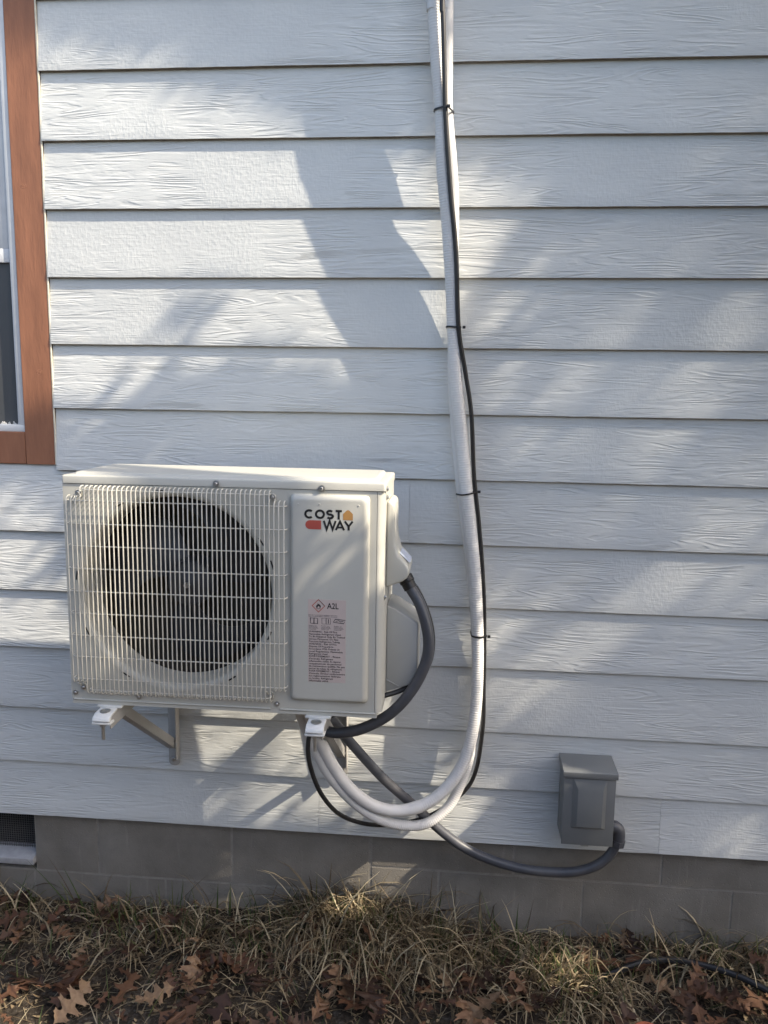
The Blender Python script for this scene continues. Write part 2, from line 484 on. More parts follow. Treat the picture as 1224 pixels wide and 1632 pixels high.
CONDUIT = [(1.028, -0.3, 0.855), (1.04, -0.305, 0.834), (1.063, -0.32, 0.8), (1.083, -0.33, 0.734), (1.082, -0.335, 0.673), (1.053, -0.34, 0.603), (1.002, -0.345, 0.539), (0.934, -0.345, 0.495), (0.871, -0.335, 0.474), (0.831, -0.31, 0.469), (0.816, -0.27, 0.472), (0.837, -0.22, 0.452), (0.881, -0.17, 0.371), (0.962, -0.11, 0.247), (1.049, -0.075, 0.151), (1.14, -0.06, 0.061), (1.23, -0.055, 0.004), (1.356, -0.055, -0.031), (1.479, -0.055, -0.034), (1.556, -0.055, -0.012), (1.601, -0.055, 0.029), (1.62, -0.055, 0.082), (1.613, -0.055, 0.114)]
CORD_E = [(1.029, -0.27, 0.856), (1.058, -0.28, 0.82), (1.084, -0.285, 0.76), (1.094, -0.29, 0.706), (1.088, -0.295, 0.652), (1.063, -0.3, 0.609), (1.022, -0.32, 0.586), (0.98, -0.34, 0.577)]
CROWN_GAPS = [(1, [(-0.201, 2.291), (0.379, 2.16), (0.628, 2.067), (0.777, 1.995), (0.99, 1.966), (1.137, 1.922), (1.251, 1.867), (1.35, 1.794), (1.272, 1.728), (1.195, 1.625), (1.134, 1.48), (1.069, 1.381), (0.849, 1.345), (0.694, 1.41), (0.395, 1.373), (0.174, 1.231), (-0.272, 1.224), (-0.242, 1.673)]), (-0.5, [(0.401, 1.64), (0.557, 1.608), (0.322, 1.303), (0.159, 1.301)]), (0.12, [(1.173, 1.783), (1.562, 1.673), (1.963, 1.703), (2.054, 0.674), (1.623, 0.655), (1.262, 1.149), (1.152, 1.415)]), (0.34, [(1.556, 1.37), (1.735, 1.445), (1.916, 1.611), (1.926, 1.486), (1.792, 1.325), (1.724, 1.151), (1.57, 1.131)]), (0.36, [(1.751, 0.992), (1.963, 1.048), (1.976, 0.897), (1.826, 0.857), (1.751, 0.75), (1.619, 0.727), (1.676, 0.887)]), (0.22, [(1.206, 0.782), (1.444, 0.844), (1.622, 0.673), (1.466, 0.392), (1.257, 0.324)]), (0.3, [(1.879, 0.153), (2.038, 0.164), (2.053, -0.007), (1.873, -0.001)]), (0.6, [(-0.294, 0.904), (0.05, 0.915), (0.053, 0.529), (-0.32, 0.512)]), (0.4, [(-0.284, 1.043), (0.01, 1.05), (0.003, 0.913), (-0.294, 0.904)]), (0.85, [(0.376, 0.506), (1.001, 0.536), (1.149, 0.355), (1.12, 0.064), (0.326, 0.009)]), (0.5, [(0.926, 0.717), (1.208, 0.728), (1.218, 0.416), (1.004, 0.404)]), (0.85, [(1.097, 0.276), (1.35, 0.215), (1.23, 0.051), (1.104, -0.017)]), (0.85, [(0.9, 0.016), (1.204, 0.013), (1.187, -0.092), (1.035, -0.094)]), (0.35, [(0.389, -0.101), (0.451, -0.033), (0.609, -0.005), (0.726, -0.044), (0.686, -0.163), (0.607, -0.222), (0.467, -0.201)]), (0.95, [(0.943, 0.003), (1.308, 0.215), (1.096, -0.102), (0.7, -0.446), (0.543, -0.455)]), (0.9, [(-1.327, -1.426), (-1.031, -1.348), (-1.291, -1.736), (-1.596, -2.037), (-1.881, -2.111)]), (0.9, [(1.197, -0.491), (1.305, -0.524), (0.827, -0.988), (0.614, -1.096), (0.731, -0.905)]), (0.4, [(1.527, -0.678), (1.788, -0.609), (1.275, -1.059), (1.053, -1.116)]), (0.85, [(-1.19, -0.277), (-0.651, -0.288), (-0.652, -0.632), (-0.847, -0.823), (-1.217, -0.842)]), (0.5, [(-0.651, -0.288), (-0.496, -0.298), (-0.494, -0.508), (-0.652, -0.647)]), (1.0, [(-0.479, -0.215), (-0.285, -0.21), (-0.293, -0.457), (-0.476, -0.552)]), (0.8, [(-0.149, 0.034), (-0.031, -0.007), (-0.042, -0.171), (-0.146, -0.236)]), (1.0, [(-1.398, -0.392), (-0.418, -0.392), (0.704, 0.713), (-0.276, 0.713)])]

# ------------------------------------------------------------------ ground
GZ = -0.30
def ground_z(x, y):
    d = max(abs(x - 0.95) - 2.0, 0) + max(-y - 1.0, 0)
    k = 1.0 / (1.0 + d)
    z = GZ + k * (0.020 * mnoise.noise((x * 2.3, y * 2.3, 1.7)) + 0.008 * mnoise.noise((x * 9, y * 9, 4.1))
                  + 0.004 * mnoise.noise((x * 31, y * 31, 8.3)))
    z += k * 0.035 * math.exp(-((x - 0.85) / 0.25) ** 2 - ((y - 0.0) / 0.16) ** 2)
    return z

def axis_vals(lo, hi, step, far):
    vals = []
    x = lo
    while x <= hi + 1e-9:
        vals.append(x); x += step
    g = step; x = hi
    while x < far:
        g *= 1.5; x += g; vals.append(min(x, far))
    g = step; x = lo
    while x > -far:
        g *= 1.5; x -= g; vals.insert(0, max(x, -far))
    return vals

xs = axis_vals(-0.6, 2.5, 0.016, 220.0)
ys = [v for v in axis_vals(-0.75, 0.10, 0.016, 220.0)]
mb = MB()
nx, ny = len(xs), len(ys)
mb.v = [(x, y, ground_z(x, y)) for y in ys for x in xs]
mb.f = [(j * nx + i, j * nx + i + 1, (j + 1) * nx + i + 1, (j + 1) * nx + i) for j in range(ny - 1) for i in range(nx - 1)]
tag(mb.build('ground', M['soil'], fix=False), kind='structure')

# ------------------------------------------------------------------ house
house = empty('house', (0.9, 0.1, GZ), 'white lap sided house wall with brown window trim and grey block foundation', 'house')
ZL = {1: (2.1347, 0), 2: (1.9586, -.001), 3: (1.7826, -.0006), 4: (1.6027, .0011), 5: (1.4218, .0006), 6: (1.2445, .0015),
      7: (1.0688, 0), 8: (.8888, .0003), 9: (.7128, -.001), 10: (.5382, -.0007), 11: (.3490, -.0007), 12: (.1763, -.0002), 13: (.0022, .0019)}
for k in range(0, -7, -1):
    ZL[k] = (2.1347 + 0.178 * (1 - k), 0)
WALL_TOP = ZL[-6][0]
T = 0.0115
def zline(k, x): return ZL[k][0] + ZL[k][1] * x

def siding_board(k, x0, x1, seed):
    step = 0.03
    n = max(2, int((x1 - x0) / step))
    X = [x0 + (x1 - x0) * i / n for i in range(n + 1)]
    rings = []
    for x in X:
        wob = 0.0011 * mnoise.noise((x * 2.1, k * 3.7, seed)) + 0.0005 * mnoise.noise((x * 11, k * 3.7, seed + 5))
        dip = 0.0010 * mnoise.noise((x * 1.3, k * 5.1, seed + 9)) + 0.0007 * mnoise.noise((x * 17, k * 5.1, seed + 2))
        if k == 13: dip *= 2.0
        zb = zline(k, x) + dip
        zt = (zline(k - 1, x) if (k - 1) in ZL else zb + 0.178) + 0.022
        h = zt - zb
        def yy(z): return wob * (1 - (z - zb) / h) + T * (z - zb) / (h - 0.022)
        mid = [zb + 0.003, zb + 0.03, zb + 0.07, zb + 0.11, zb + 0.15]
        ring = [(x, T * 0.96, zb + 0.0042), (x, wob + 0.0022, zb), (x, wob + 0.0004, zb + 0.0010)]
        ring += [(x, yy(z), z) for z in mid if z < zt - 0.01] + [(x, yy(zt), zt), (x, yy(zt) + T * 0.7, zt)]
        rings.append(ring)
    m = MB(); m.loft(rings)
    return m

WX0, WX1 = -3.0, 4.4
joints = {8: [1.0135], 13: [0.764, 1.749], 4: [-1.5, 2.4], 6: [2.9], 10: [-1.2, 2.35], 11: [-2.0], 2: [3.1], 0: [2.6], 12: [2.9], 9: [3.3], 3: [2.75]}
WIN_L, WIN_TOP = -1.06, 2.86
for k in sorted(ZL):
    if k == -6: continue
    spans = [(WX0, WX1)]
    if k <= 7 and ZL[k][0] < WIN_TOP - 0.09:
        spans = [(WX0, WIN_L), (0.0015, WX1)]
    for a, b in spans:
        cuts = [a] + [j for j in joints.get(k, []) if a < j < b] + [b]
        for i in range(len(cuts) - 1):
            so = siding_board(k, cuts[i] + (0.0003 if i else 0), cuts[i + 1] - (0.0003 if i < len(cuts) - 2 else 0), k * 1.7 + i * 4.3).build(
                'siding_board', M['siding'], house, ang=28)
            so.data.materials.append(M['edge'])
            for pl in so.data.polygons:                # the lower edge faces get a darker brown
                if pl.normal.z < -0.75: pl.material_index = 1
mb = MB(); mb.box(WX0, WX1, 0.0235, 0.30, 0.0, 1.095)
mb.box(0.012, WX1, 0.0235, 0.30, 1.095, WALL_TOP)
mb.box(WX0, WIN_L - 0.01, 0.0235, 0.30, 1.095, WALL_TOP)
mb.box(WIN_L - 0.01, 0.012, 0.0235, 0.30, WIN_TOP - 0.07, WALL_TOP)
mb.box(WX0, WX1, 0.30, 0.32, 0.0, WALL_TOP)
mb.build('sheathing', M['sheath'], house, smooth=False)

# window with brown trim boards
win = empty('window', (-0.5, 0.02, 1.08), parent=house)
def trim_board(x0, x1, z0, z1, vert):
    m = MB()
    n = 40
    rings = []
    for i in range(n + 1):
        t = i / n
        w = 0.0007 * mnoise.noise((t * 5, x0 * 3, z0 * 2))
        if vert:
            z = z0 + (z1 - z0) * t
            rings.append([(x0 + w, 0.030, z), (x0 + w, 0.0055, z), (x0 + w + 0.002, 0.0038 + w, z), (x1 + w - 0.002, 0.0038 + w, z), (x1 + w, 0.0055, z), (x1 + w, 0.030, z)])
        else:
            x = x0 + (x1 - x0) * t
            rings.append([(x, 0.030, z0 + w), (x, 0.0055, z0 + w), (x, 0.0038 + w, z0 + w + 0.002), (x, 0.0038 + w, z1 + w - 0.002), (x, 0.0055, z1 + w), (x, 0.030, z1 + w)])
    return m.loft(rings)
trim_board(-0.0905, -0.002, 1.0845, WIN_TOP, True).build('trim_board', M['trim'], win)
trim_board(WIN_L, WIN_L + 0.088, 1.0845, WIN_TOP, True).build('trim_board', M['trim'], win)
trim_board(WIN_L + 0.0885, -0.091, 1.0842, 1.176, False).build('trim_board', M['trim'], win)
trim_board(WIN_L + 0.0885, -0.091, WIN_TOP - 0.09, WIN_TOP, False).build('trim_board', M['trim'], win)
# cream caulk bead between trim and boards
pts = []; m = MB()
z = 1.085
path = []
while z < WIN_TOP:
    path.append((-0.0008 + 0.0006 * mnoise.noise((z * 14, 0, 3)), 0.0052 + 0.0005 * mnoise.noise((z * 9, 4, 1)), z)); z += 0.012
m.tube(path, 0.0030, 6)
m.build('caulk_bead', M['caulk'], win)
# knots on the trim
for kx, kz, r in ((-0.038, 1.345, 0.013), (-0.058, 1.845, 0.012)):
    m = MB().lathe([(0.0001, 0.0001), (r * 0.3, -0.0004), (r * 0.45, 0.0002), (r * 0.75, -0.0003), (r, 0.0008)], (kx, 0.0036, kz), 'y', 18)
    m.v = [(v[0] + .003 * mnoise.noise((v[0] * 90, v[2] * 90, 1)), v[1], kz + (v[2] - kz) * .6 + .003 * mnoise.noise((v[0] * 90, v[2] * 90, 7))) for v in m.v]
    m.build('knot', M['trim'], win)
fr = MB()
FX1 = -0.0908
fr.box(WIN_L + 0.088, FX1, 0.0075, 0.034, 1.1765, 1.1965)
fr.box(WIN_L + 0.088, FX1, 0.0075, 0.034, WIN_TOP - 0.115, WIN_TOP - 0.0905)
fr.box(FX1 - 0.020, FX1, 0.0075, 0.034, 1.197, WIN_TOP - 0.1155)
fr.box(WIN_L + 0.088, WIN_L + 0.108, 0.0075, 0.034, 1.197, WIN_TOP - 0.1155)
frame = fr.build('frame', M['vinyl'], win, bevel=0.0012)
us = MB()
for a in ((WIN_L + 0.109, FX1 - 0.022, 0.014, 0.040, 1.645, 1.683), (FX1 - 0.056, FX1 - 0.022, 0.0145, 0.040, 1.6835, 2.74),
          (WIN_L + 0.109, WIN_L + 0.14, 0.0145, 0.040, 1.6835, 2.74)):
    us.box(*a)
us.build('upper_sash', M['vinyl'], win, bevel=0.0015)
MB().box(WIN_L + 0.13, FX1 - 0.05, 0.030, 0.034, 1.66, 2.75).build('pane', M['glass'], win, smooth=False)
MB().box(WIN_L + 0.105, FX1 - 0.0195, 0.0225, 0.0235, 1.19, 1.645).build('insect_screen', M['screen'], win, smooth=False)
MB().box(WIN_L + 0.105, FX1 - 0.0195, 0.040, 0.044, 1.19, 1.66).build('pane', M['glass'], win, smooth=False)
# flaking paint along the foot of the screen
for i in range(26):
    x = -0.111 - 0.006 * i + rnd.uniform(-.003, .003)
    w, h = rnd.uniform(.002, .006), rnd.uniform(.002, .011)
    MB().prism([(x - w, 1.195), (x + w, 1.195), (x + w * rnd.uniform(.2, 1), 1.195 + h * .6), (x, 1.195 + h), (x - w * rnd.uniform(.2, 1), 1.195 + h * .5)],
               'y', 0.0195, 0.0215).build('paint_flake', M['chip'], win, smooth=False)
for i in range(5):
    z = 1.2 + i * .006
    MB().prism([(-0.111, z), (-0.111, z + .006), (-0.111 - rnd.uniform(.001, .004), z + .003)], 'y', 0.0195, 0.0215).build('paint_flake', M['chip'], win, smooth=False)

# block foundation
found = empty('foundation', (0.9, 0.05, GZ), parent=house)
FY = 0.030
def block(x0, x1, z0, z1):
    j = 0.0032 + 0.001 * rnd.random()
    m = MB()
    n = 12
    x0 += j; x1 -= j; z0 += j; z1 -= j
    vs = []
    nz = 6
    for a in range(nz + 1):
        for b in range(n + 1):
            x = x0 + (x1 - x0) * b / n; z = z0 + (z1 - z0) * a / nz
            y = FY + 0.0015 * mnoise.noise((x * 7, z * 7, 2)) + 0.0006 * mnoise.noise((x * 40, z * 40, 2))
            if a in (0, nz) or b in (0, n): y += 0.0020
            vs.append((x, y, z))
    fs = [(a * (n + 1) + b, a * (n + 1) + b + 1, (a + 1) * (n + 1) + b + 1, (a + 1) * (n + 1) + b) for a in range(nz) for b in range(n)]
    base = len(vs)
    rim = [b for b in range(n + 1)] + [a * (n + 1) + n for a in range(1, nz + 1)] + [nz * (n + 1) + b for b in range(n - 1, -1, -1)] + [a * (n + 1) for a in range(nz - 1, 0, -1)]
    vs += [(vs[i][0], FY + 0.02, vs[i][2]) for i in rim]
    fs += [(rim[i], rim[(i + 1) % len(rim)], base + (i + 1) % len(rim), base + i) for i in range(len(rim))]
    m.add(vs, fs)
    m.build('concrete_block', M['block'], found, ang=50)
VENT = (-0.56, -0.141)
TOPZ = 0.03
def course(z0, z1, start, x_lo, x_hi, skip=None):
    x = start
    while x > x_lo: x -= 0.4255
    while x < x_hi:
        a, b = max(x, x_lo), min(x + 0.4255, x_hi)
        if b - a > 0.03:
            if skip and a < skip[1] and b > skip[0]:
                if skip[0] - a > 0.03: block(a, skip[0], z0, z1)
                if b - skip[1] > 0.03: block(skip[1], b, z0, z1)
            else:
                block(a, b, z0, z1)
        x += 0.4255
course(-0.112, TOPZ, 0.918, 0.918, WX1)
course(-0.312, -0.112, 1.1225, 0.918, WX1)
course(-0.50, -0.312, 0.918, 0.918, WX1)
course(-0.202, TOPZ, 0.4895, WX0, 0.918, VENT)
course(-0.402, -0.202, 0.277, WX0, 0.918)
mb = MB()
mb.box(WX0, VENT[0], FY + 0.0030, 0.30, -0.55, 0.0); mb.box(VENT[1], WX1, FY + 0.0030, 0.30, -0.55, 0.0)
mb.box(VENT[0], VENT[1], FY + 0.0030, 0.30, -0.55, -0.20); mb.box(VENT[0], VENT[1], 0.20, 0.30, -0.20, 0.0)
mb.build('mortar', M['mortar'], found, smooth=False)
# crawl space vent
vent = empty('foundation_vent', (-0.35, 0.05, -0.18), parent=house)
mb = MB(); mb.prism([(0.016, -0.178), (0.014, -0.156), (0.055, -0.146), (0.19, -0.146), (0.19, -0.178)], 'x', VENT[0], VENT[1] - 0.001)
mb.build('sill', M['sill'], vent, bevel=0.002)
mb = MB(); mb.box(VENT[0], VENT[1], 0.085, 0.088, -0.146, 0.02); mb.build('backing', M['dark'], vent, smooth=False)
mb = MB()
x = VENT[0]
while x < VENT[1]:
    mb.box(x, x + 0.0011, 0.0615, 0.0626, -0.146, 0.02); x += 0.0075
z = -0.142
while z < 0.015:
    mb.box(VENT[0], VENT[1], 0.0627, 0.0638, z, z + 0.0011); z += 0.0075
mb.build('wire_mesh', M['ventdark'], vent, smooth=False)

# ------------------------------------------------------------------ air conditioner
ac = empty('air_conditioner', (0.61, -0.295, 0.545), 'cream outdoor air conditioner unit with round fan behind wire grille', 'air conditioner')
AX0, AX1, AY0, AY1, AZ0, AZ1 = 0.236, 0.983, -0.42, -0.17, 0.566, 1.0845
CXF, CZF, RO = 0.499, 0.8345, 0.2375
# front plate with a round hole
def plate_with_hole(x0, x1, z0, z1, y, yb, cx, cz, r, n=96):
    m = MB()
    cor = [math.atan2(z - cz, x - cx) for x, z in ((x1, z1), (x0, z1), (x0, z0), (x1, z0))]
    angs = sorted(set([2 * math.pi * k / n - math.pi for k in range(n)] + cor))
    inner, outer = [], []
    for a in angs:
        c, s = math.cos(a), math.sin(a)
        t = 1e9
        if c > 1e-9: t = min(t, (x1 - cx) / c)
        if c < -1e-9: t = min(t, (x0 - cx) / c)
        if s > 1e-9: t = min(t, (z1 - cz) / s)
        if s < -1e-9: t = min(t, (z0 - cz) / s)
        inner.append((cx + r * c, cz + r * s)); outer.append((cx + t * c, cz + t * s))
    k = len(angs)
    vs = [(p[0], y, p[1]) for p in inner] + [(p[0], y, p[1]) for p in outer] + [(p[0], yb, p[1]) for p in outer]
    fs = [(i, (i + 1) % k, k + (i + 1) % k, k + i) for i in range(k)] + [(k + i, k + (i + 1) % k, 2 * k + (i + 1) % k, 2 * k + i) for i in range(k)]
    return m.add(vs, fs)
plate_with_hole(AX0, 0.7660, AZ0, AZ1 - 0.001, AY0, AY0 + 0.03, CXF, CZF, RO).box(0.7661, 0.9655, AY0, AY0 + 0.03, AZ0, AZ1 - 0.001).build('front_panel', M['cab'], ac)
# bell mouth round the fan
prof = []
for i in range(9):
    a = i / 8 * math.pi / 2
    prof.append((RO - 0.018 * math.sin(a), 0.0 + 0.018 * (1 - math.cos(a)) * 1.0))
prof = [(RO + 0.0005, -0.0006), (RO - 0.004, 0.0002), (RO - 0.008, 0.002), (RO - 0.012, 0.006), (RO - 0.0135, 0.012), (RO - 0.0142, 0.02), (RO - 0.0145, 0.085)]
MB().lathe(prof, (CXF, AY0, CZF), 'y', 96).build('fan_ring', M['cab'], ac)
# dark slits punched round the ring (clip slots)
for ang in (18, 32, 98, 122, 172, 205, 238, 303, 337):
    a0, a1 = R(ang - 2.6), R(ang + 2.6)
    m = MB(); ring = []
    for r in (RO + 0.0005, RO + 0.0040):
        for i in range(5):
            a = a0 + (a1 - a0) * i / 4
            ring.append((CXF + r * math.cos(a), AY0 - 0.0012, CZF + r * math.sin(a)))
    m.add(ring, [(i, i + 1, i + 6, i + 5) for i in range(4)])
    m.build('clip_slot', M['dark'], ac, smooth=False)
# side panel (right), wraps the front corner
sp = [(0.9665, AY0), (0.969, AY0), (0.974, AY0 + 0.0025), (0.979, AY0 + 0.007), (AX1, AY0 + 0.014), (AX1, AY1), (0.970, AY1), (0.970, AY0 + 0.012), (0.9665, AY0 + 0.012)]
MB().prism(sp, 'z', AZ0, AZ1 - 0.001).build('side_panel', M['cab'], ac, ang=60)
MB().box(AX0, AX0 + 0.003, AY0 + 0.0305, AY1, AZ0, AZ1 - 0.001).build('side_panel', M['cab'], ac, smooth=False)
MB().box(AX0 + 0.004, 0.9695, AY1 - 0.012, AY1, AZ0, AZ1 - 0.001).build('coil', M['coil'], ac, smooth=False)
mb = MB()
mb.box(AX0 + 0.004, 0.76, AY1 - 0.05, AY1 - 0.013, AZ0, AZ1 - 0.01)
mb.build('coil', M['coil'], ac, smooth=False)
MB().box(0.7605, 0.763, AY0 + 0.031, AY1 - 0.013, AZ0, AZ1 - 0.01).build('partition', M['cabgrey'], ac, smooth=False)
# lid with a raised centre
lid = MB()
lx0, lx1, ly0, ly1, lz0 = AX0 - 0.002, AX1 + 0.002, AY0 - 0.0025, AY1 + 0.004, AZ1 + 0.0005
def rr(x0, x1, y0, y1, z, r, n=4):
    out = []
    for cx, cy, a0 in ((x1 - r, y1 - r, 0), (x0 + r, y1 - r, 90), (x0 + r, y0 + r, 180), (x1 - r, y0 + r, 270)):
        for i in range(n + 1):
            a = R(a0 + 90 * i / n)
            out.append((cx + r * math.cos(a), cy + r * math.sin(a), z))
    return out
lid.loft([rr(lx0, lx1, ly0, ly1, lz0, .006), rr(lx0, lx1, ly0, ly1, lz0 + .0145, .006), rr(lx0 + .001, lx1 - .001, ly0 + .001, ly1 - .001, lz0 + .0172, .006),
          rr(lx0 + .003, lx1 - .003, ly0 + .003, ly1 - .003, lz0 + .0183, .006), rr(lx0 + .020, lx1 - .020, ly0 + .016, ly1 - .016, lz0 + .0183, .012),
          rr(lx0 + .024, lx1 - .024, ly0 + .020, ly1 - .020, lz0 + .0245, .012), rr(lx0 + .030, lx1 - .030, ly0 + .026, ly1 - .026, lz0 + .0252, .012)])
lid_o = lid.build('lid', M['cab'], ac, ang=50)
# base pan with rolled rim
bp = MB()
bp.box(AX0 + 0.002, AX1 - 0.012, AY0 + 0.001, AY1, 0.553, 0.5655)
bp.tube([(AX0 + 0.006, AY0 - 0.0005, 0.5640), (0.72, AY0 - 0.0005, 0.5640)], 0.0022, 6)
bp.tube([(0.745, AY0 - 0.0005, 0.5640), (AX1 - 0.016, AY0 - 0.0005, 0.5640)], 0.0022, 6)
bp.build('base_pan', M['cab'], ac, ang=50)

# fan
fan = empty('fan', (CXF, -0.30, CZF), parent=ac)
FCY = -0.285
MB().lathe([(0.0005, -0.055), (0.012, -0.055), (0.020, -0.050), (0.050, -0.046), (0.056, -0.040), (0.058, 0.03), (0.0005, 0.03)], (CXF, FCY, CZF), 'y', 32).build('hub', M['fan'], fan)
MB().lathe([(0.0005, -0.066), (0.007, -0.066), (0.007, -0.055)], (CXF, FCY, CZF), 'y', 6).build('nut', M['steel'], fan, ang=20)
MB().lathe([(0.0005, 0.03), (0.045, 0.03), (0.045, 0.06), (0.0005, 0.06)], (CXF, FCY, CZF), 'y', 24).build('motor', M['steel'], fan)
for k in range(3):
    a0 = R(20 + 120 * k)
    nr, na = 10, 12
    front = []
    for i in range(nr + 1):
        t = i / nr
        r = 0.054 + t * (0.212 - 0.054)
        span = R(52 + 38 * t)
        lead = R(10 * t + 22 * t * t)
        for j in range(na + 1):
            s = j / na
            rr_ = r * (1 - 0.10 * t * t * (2 * s - 1) ** 4)
            a = a0 + lead + span * (s - 0.5)
            y = FCY + 0.040 * (0.5 - s) * 2 * (0.8 + 0.1 * t) + 0.008 * math.sin(math.pi * s)
            front.append((CXF + rr_ * math.cos(a), y, CZF + rr_ * math.sin(a)))
    w = na + 1
    cnt = len(front)
    back = [(p[0], p[1] + 0.003, p[2]) for p in front]
    fs = [(i * w + j, i * w + j + 1, (i + 1) * w + j + 1, (i + 1) * w + j) for i in range(nr) for j in range(na)]
    fs2 = [tuple(cnt + q for q in reversed(f)) for f in fs]
    rim = list(range(w)) + [i * w + na for i in range(1, nr + 1)] + [nr * w + j for j in range(na - 1, -1, -1)] + [i * w for i in range(nr - 1, 0, -1)]
    fs3 = [(rim[i], cnt + rim[i], cnt + rim[(i + 1) % len(rim)], rim[(i + 1) % len(rim)]) for i in range(len(rim))]
    MB().add(front + back, fs + fs2 + fs3).build('blade', M['fan'], fan)

# wire grille
gr = empty('fan_grille', (0.506, AY0, 0.60), parent=ac)
GY, GR = -0.4435, 0.0015
NW = 47
gx0, gx1 = 0.2545, 0.7585
ZB = [1.047, .994, .942, .889, .835, .782, .729, .677, .623]
def vwire(z0, z1):
    p = [(0, AY0 - 0.0045, z1 + 0.0005), (0, AY0 - 0.012, z1 + 0.0008), (0, GY + 0.004, z1 - 0.002), (0, GY, z1 - 0.008), (0, GY, (z0 + z1) / 2), (0, GY, z0 + 0.008), (0, GY + 0.004, z0 + 0.002), (0, AY0 - 0.012, z0 - 0.0008), (0, AY0 - 0.0045, z0 - 0.0005)]
    return MB().tube(p, GR, 6).mesh('wire', M['wire'], (0, 0, 0))
full_w, short_w = vwire(0.586, 1.0800), vwire(0.6130, 1.0570)
for i in range(NW):
    x = gx0 + (gx1 - gx0) * i / (NW - 1)
    place('wire', short_w if (i < 3 or i > NW - 4) else full_w, gr, (x + rnd.uniform(-.0004, .0004), 0, 0))
def hwire(x0, x1):
    yb = GY + 2 * GR
    p = [(x0 - 0.001, AY0 - 0.003, 0), (x0 - 0.001, AY0 - 0.012, 0), (x0 + 0.003, yb + .003, 0), (x0 + 0.009, yb, 0), ((x0 + x1) / 2, yb, 0), (x1 - 0.009, yb, 0), (x1 - 0.003, yb + .003, 0), (x1 + 0.001, AY0 - 0.012, 0), (x1 + 0.001, AY0 - 0.003, 0)]
    return MB().tube(p, GR, 6).mesh('cross_wire', M['wire'], (0, 0, 0))
hw, hs = hwire(gx0 - 0.003, gx1 + 0.003), hwire(0.2905, 0.7235)
for z in ZB: place('cross_wire', hw, gr, (0, 0, z))
for z in (1.0725, 0.5960): place('cross_wire', hs, gr, (0, 0, z))
def screw_mesh():
    m = MB().lathe([(0.0064, 0.0), (0.0064, -0.0012), (0.0036, -0.0012), (0.0036, -0.0036), (0.0026, -0.0044), (0.0012, -0.0044), (0.0012, -0.0030), (0.0002, -0.0030)], (0, 0, 0), 'y', 14)
    return m.mesh('screw', M['steel'], (0, 0, 0), ang=30)
scr = screw_mesh()
for x, z in ((.276, 1.064), (.730, 1.066), (.270, .597), (.723, .597)):
    sx = 1 if x < .5 else -1
    sz = 1 if z < .8 else -1
    c = Vector((x, AY0 - 0.006, z))
    loop = [c + Vector((0.0065 * math.cos(R(a)), 0, 0.0065 * math.sin(R(a)))) for a in range(-40, 221, 20)]
    if sz > 0: loop = [Vector((p.x, p.y, 2 * c.z - p.z)) for p in loop]
    path = [c + Vector((0.0065, -.014, sz * 0.016)), c + Vector((0.0065, -.004, sz * 0.008))] + loop + [c + Vector((-0.0065, -.004, sz * 0.008)), c + Vector((-0.0065, -.014, sz * 0.016))]
    MB().tube(path, GR, 6).build('mounting_loop', M['wire'], gr)
    MB().lathe([(0.0045, 0.0), (0.0045, -0.005), (0.0005, -0.005)], (x, AY0 + 0.0002, z), 'y', 10).build('standoff', M['cab'], gr)
    place('screw', scr, ac, (x, AY0 - 0.0075, z))
for x, z in ((.246, .580), (.403, .5765), (.736, .5765)):
    place('screw', scr, ac, (x, AY0 - 0.0005, z))
for x, z in ((.600, 1.0925), (.841, 1.0880)):
    place('screw', scr, ac, (x, AY0 - 0.0030, z), None, (1.15, 2.2, 1.15))
place('screw', scr, ac, (AX1 + .0025, -.405, 1.088), (0, 0, R(90)))
place('screw', scr, ac, (AX1 + .001, -.38, 1.066), (0, 0, R(90)))
place('screw', scr, ac, (AX1 + .001, -.40, .838), (0, 0, R(90)))

# raised service cover
def rrz(x0, x1, z0, z1, y, r, n=5):
    return [(p[0], y, p[1]) for p in [(q[0], q[1]) for q in rr(x0, x1, z0, z1, 0, r, n)]]
sc = MB()
sc.loft([rrz(.7695, .9500, .5900, 1.0745, AY0 - .0003, .010), rrz(.7700, .9495, .5905, 1.0740, AY0 - .004, .010), rrz(.7740, .9440, .5945, 1.0690, AY0 - .0115, .010),
         rrz(.7775, .9395, .5980, 1.0645, AY0 - .0140, .010), rrz(.781, .936, .6015, 1.061, AY0 - .0144, .010)])
cover = sc.build('service_cover', M['cab'], ac, ang=60)
SY = AY0 - 0.0144
for x in (.790, .838, .926):
    MB().lathe([(.0022, 0), (.0018, -.0008), (.0002, -.0010)], (x, SY, 1.0525 if x != .838 else 1.0535), 'y', 10).build('dimple', M['cab'], ac)

# lettering built from strokes (flat print, a hair proud of the cover)
def stroke(m, pts, w, y, close=False):
    P = [Vector((p[0], p[1])) for p in pts]
    n = len(P)
    L, Rr = [], []
    for i in range(n):
        d = (P[min(i + 1, n - 1)] - P[max(i - 1, 0)]) if not close else (P[(i + 1) % n] - P[i - 1])
        d.normalize()
        nn = Vector((-d.y, d.x))
        s = 1.0
        if 0 < i < n - 1 and not close:
            d1 = (P[i] - P[i - 1]).normalized()
            c = max(0.35, Vector((-d1.y, d1.x)).dot(nn)); s = 1 / c
        L.append(P[i] + nn * w / 2 * s); Rr.append(P[i] - nn * w / 2 * s)
    vs = [(p.x, y, p.y) for p in L] + [(p.x, y, p.y) for p in Rr]
    k = n if close else n - 1
    m.add(vs, [(i, (i + 1) % n, n + (i + 1) % n, n + i) for i in range(k)])
def arc(cx, cz, rx, rz, a0, a1, n=20):
    return [(cx + rx * math.cos(R(a0 + (a1 - a0) * i / n)), cz + rz * math.sin(R(a0 + (a1 - a0) * i / n))) for i in range(n + 1)]
LY = SY - 0.0004
m = MB()
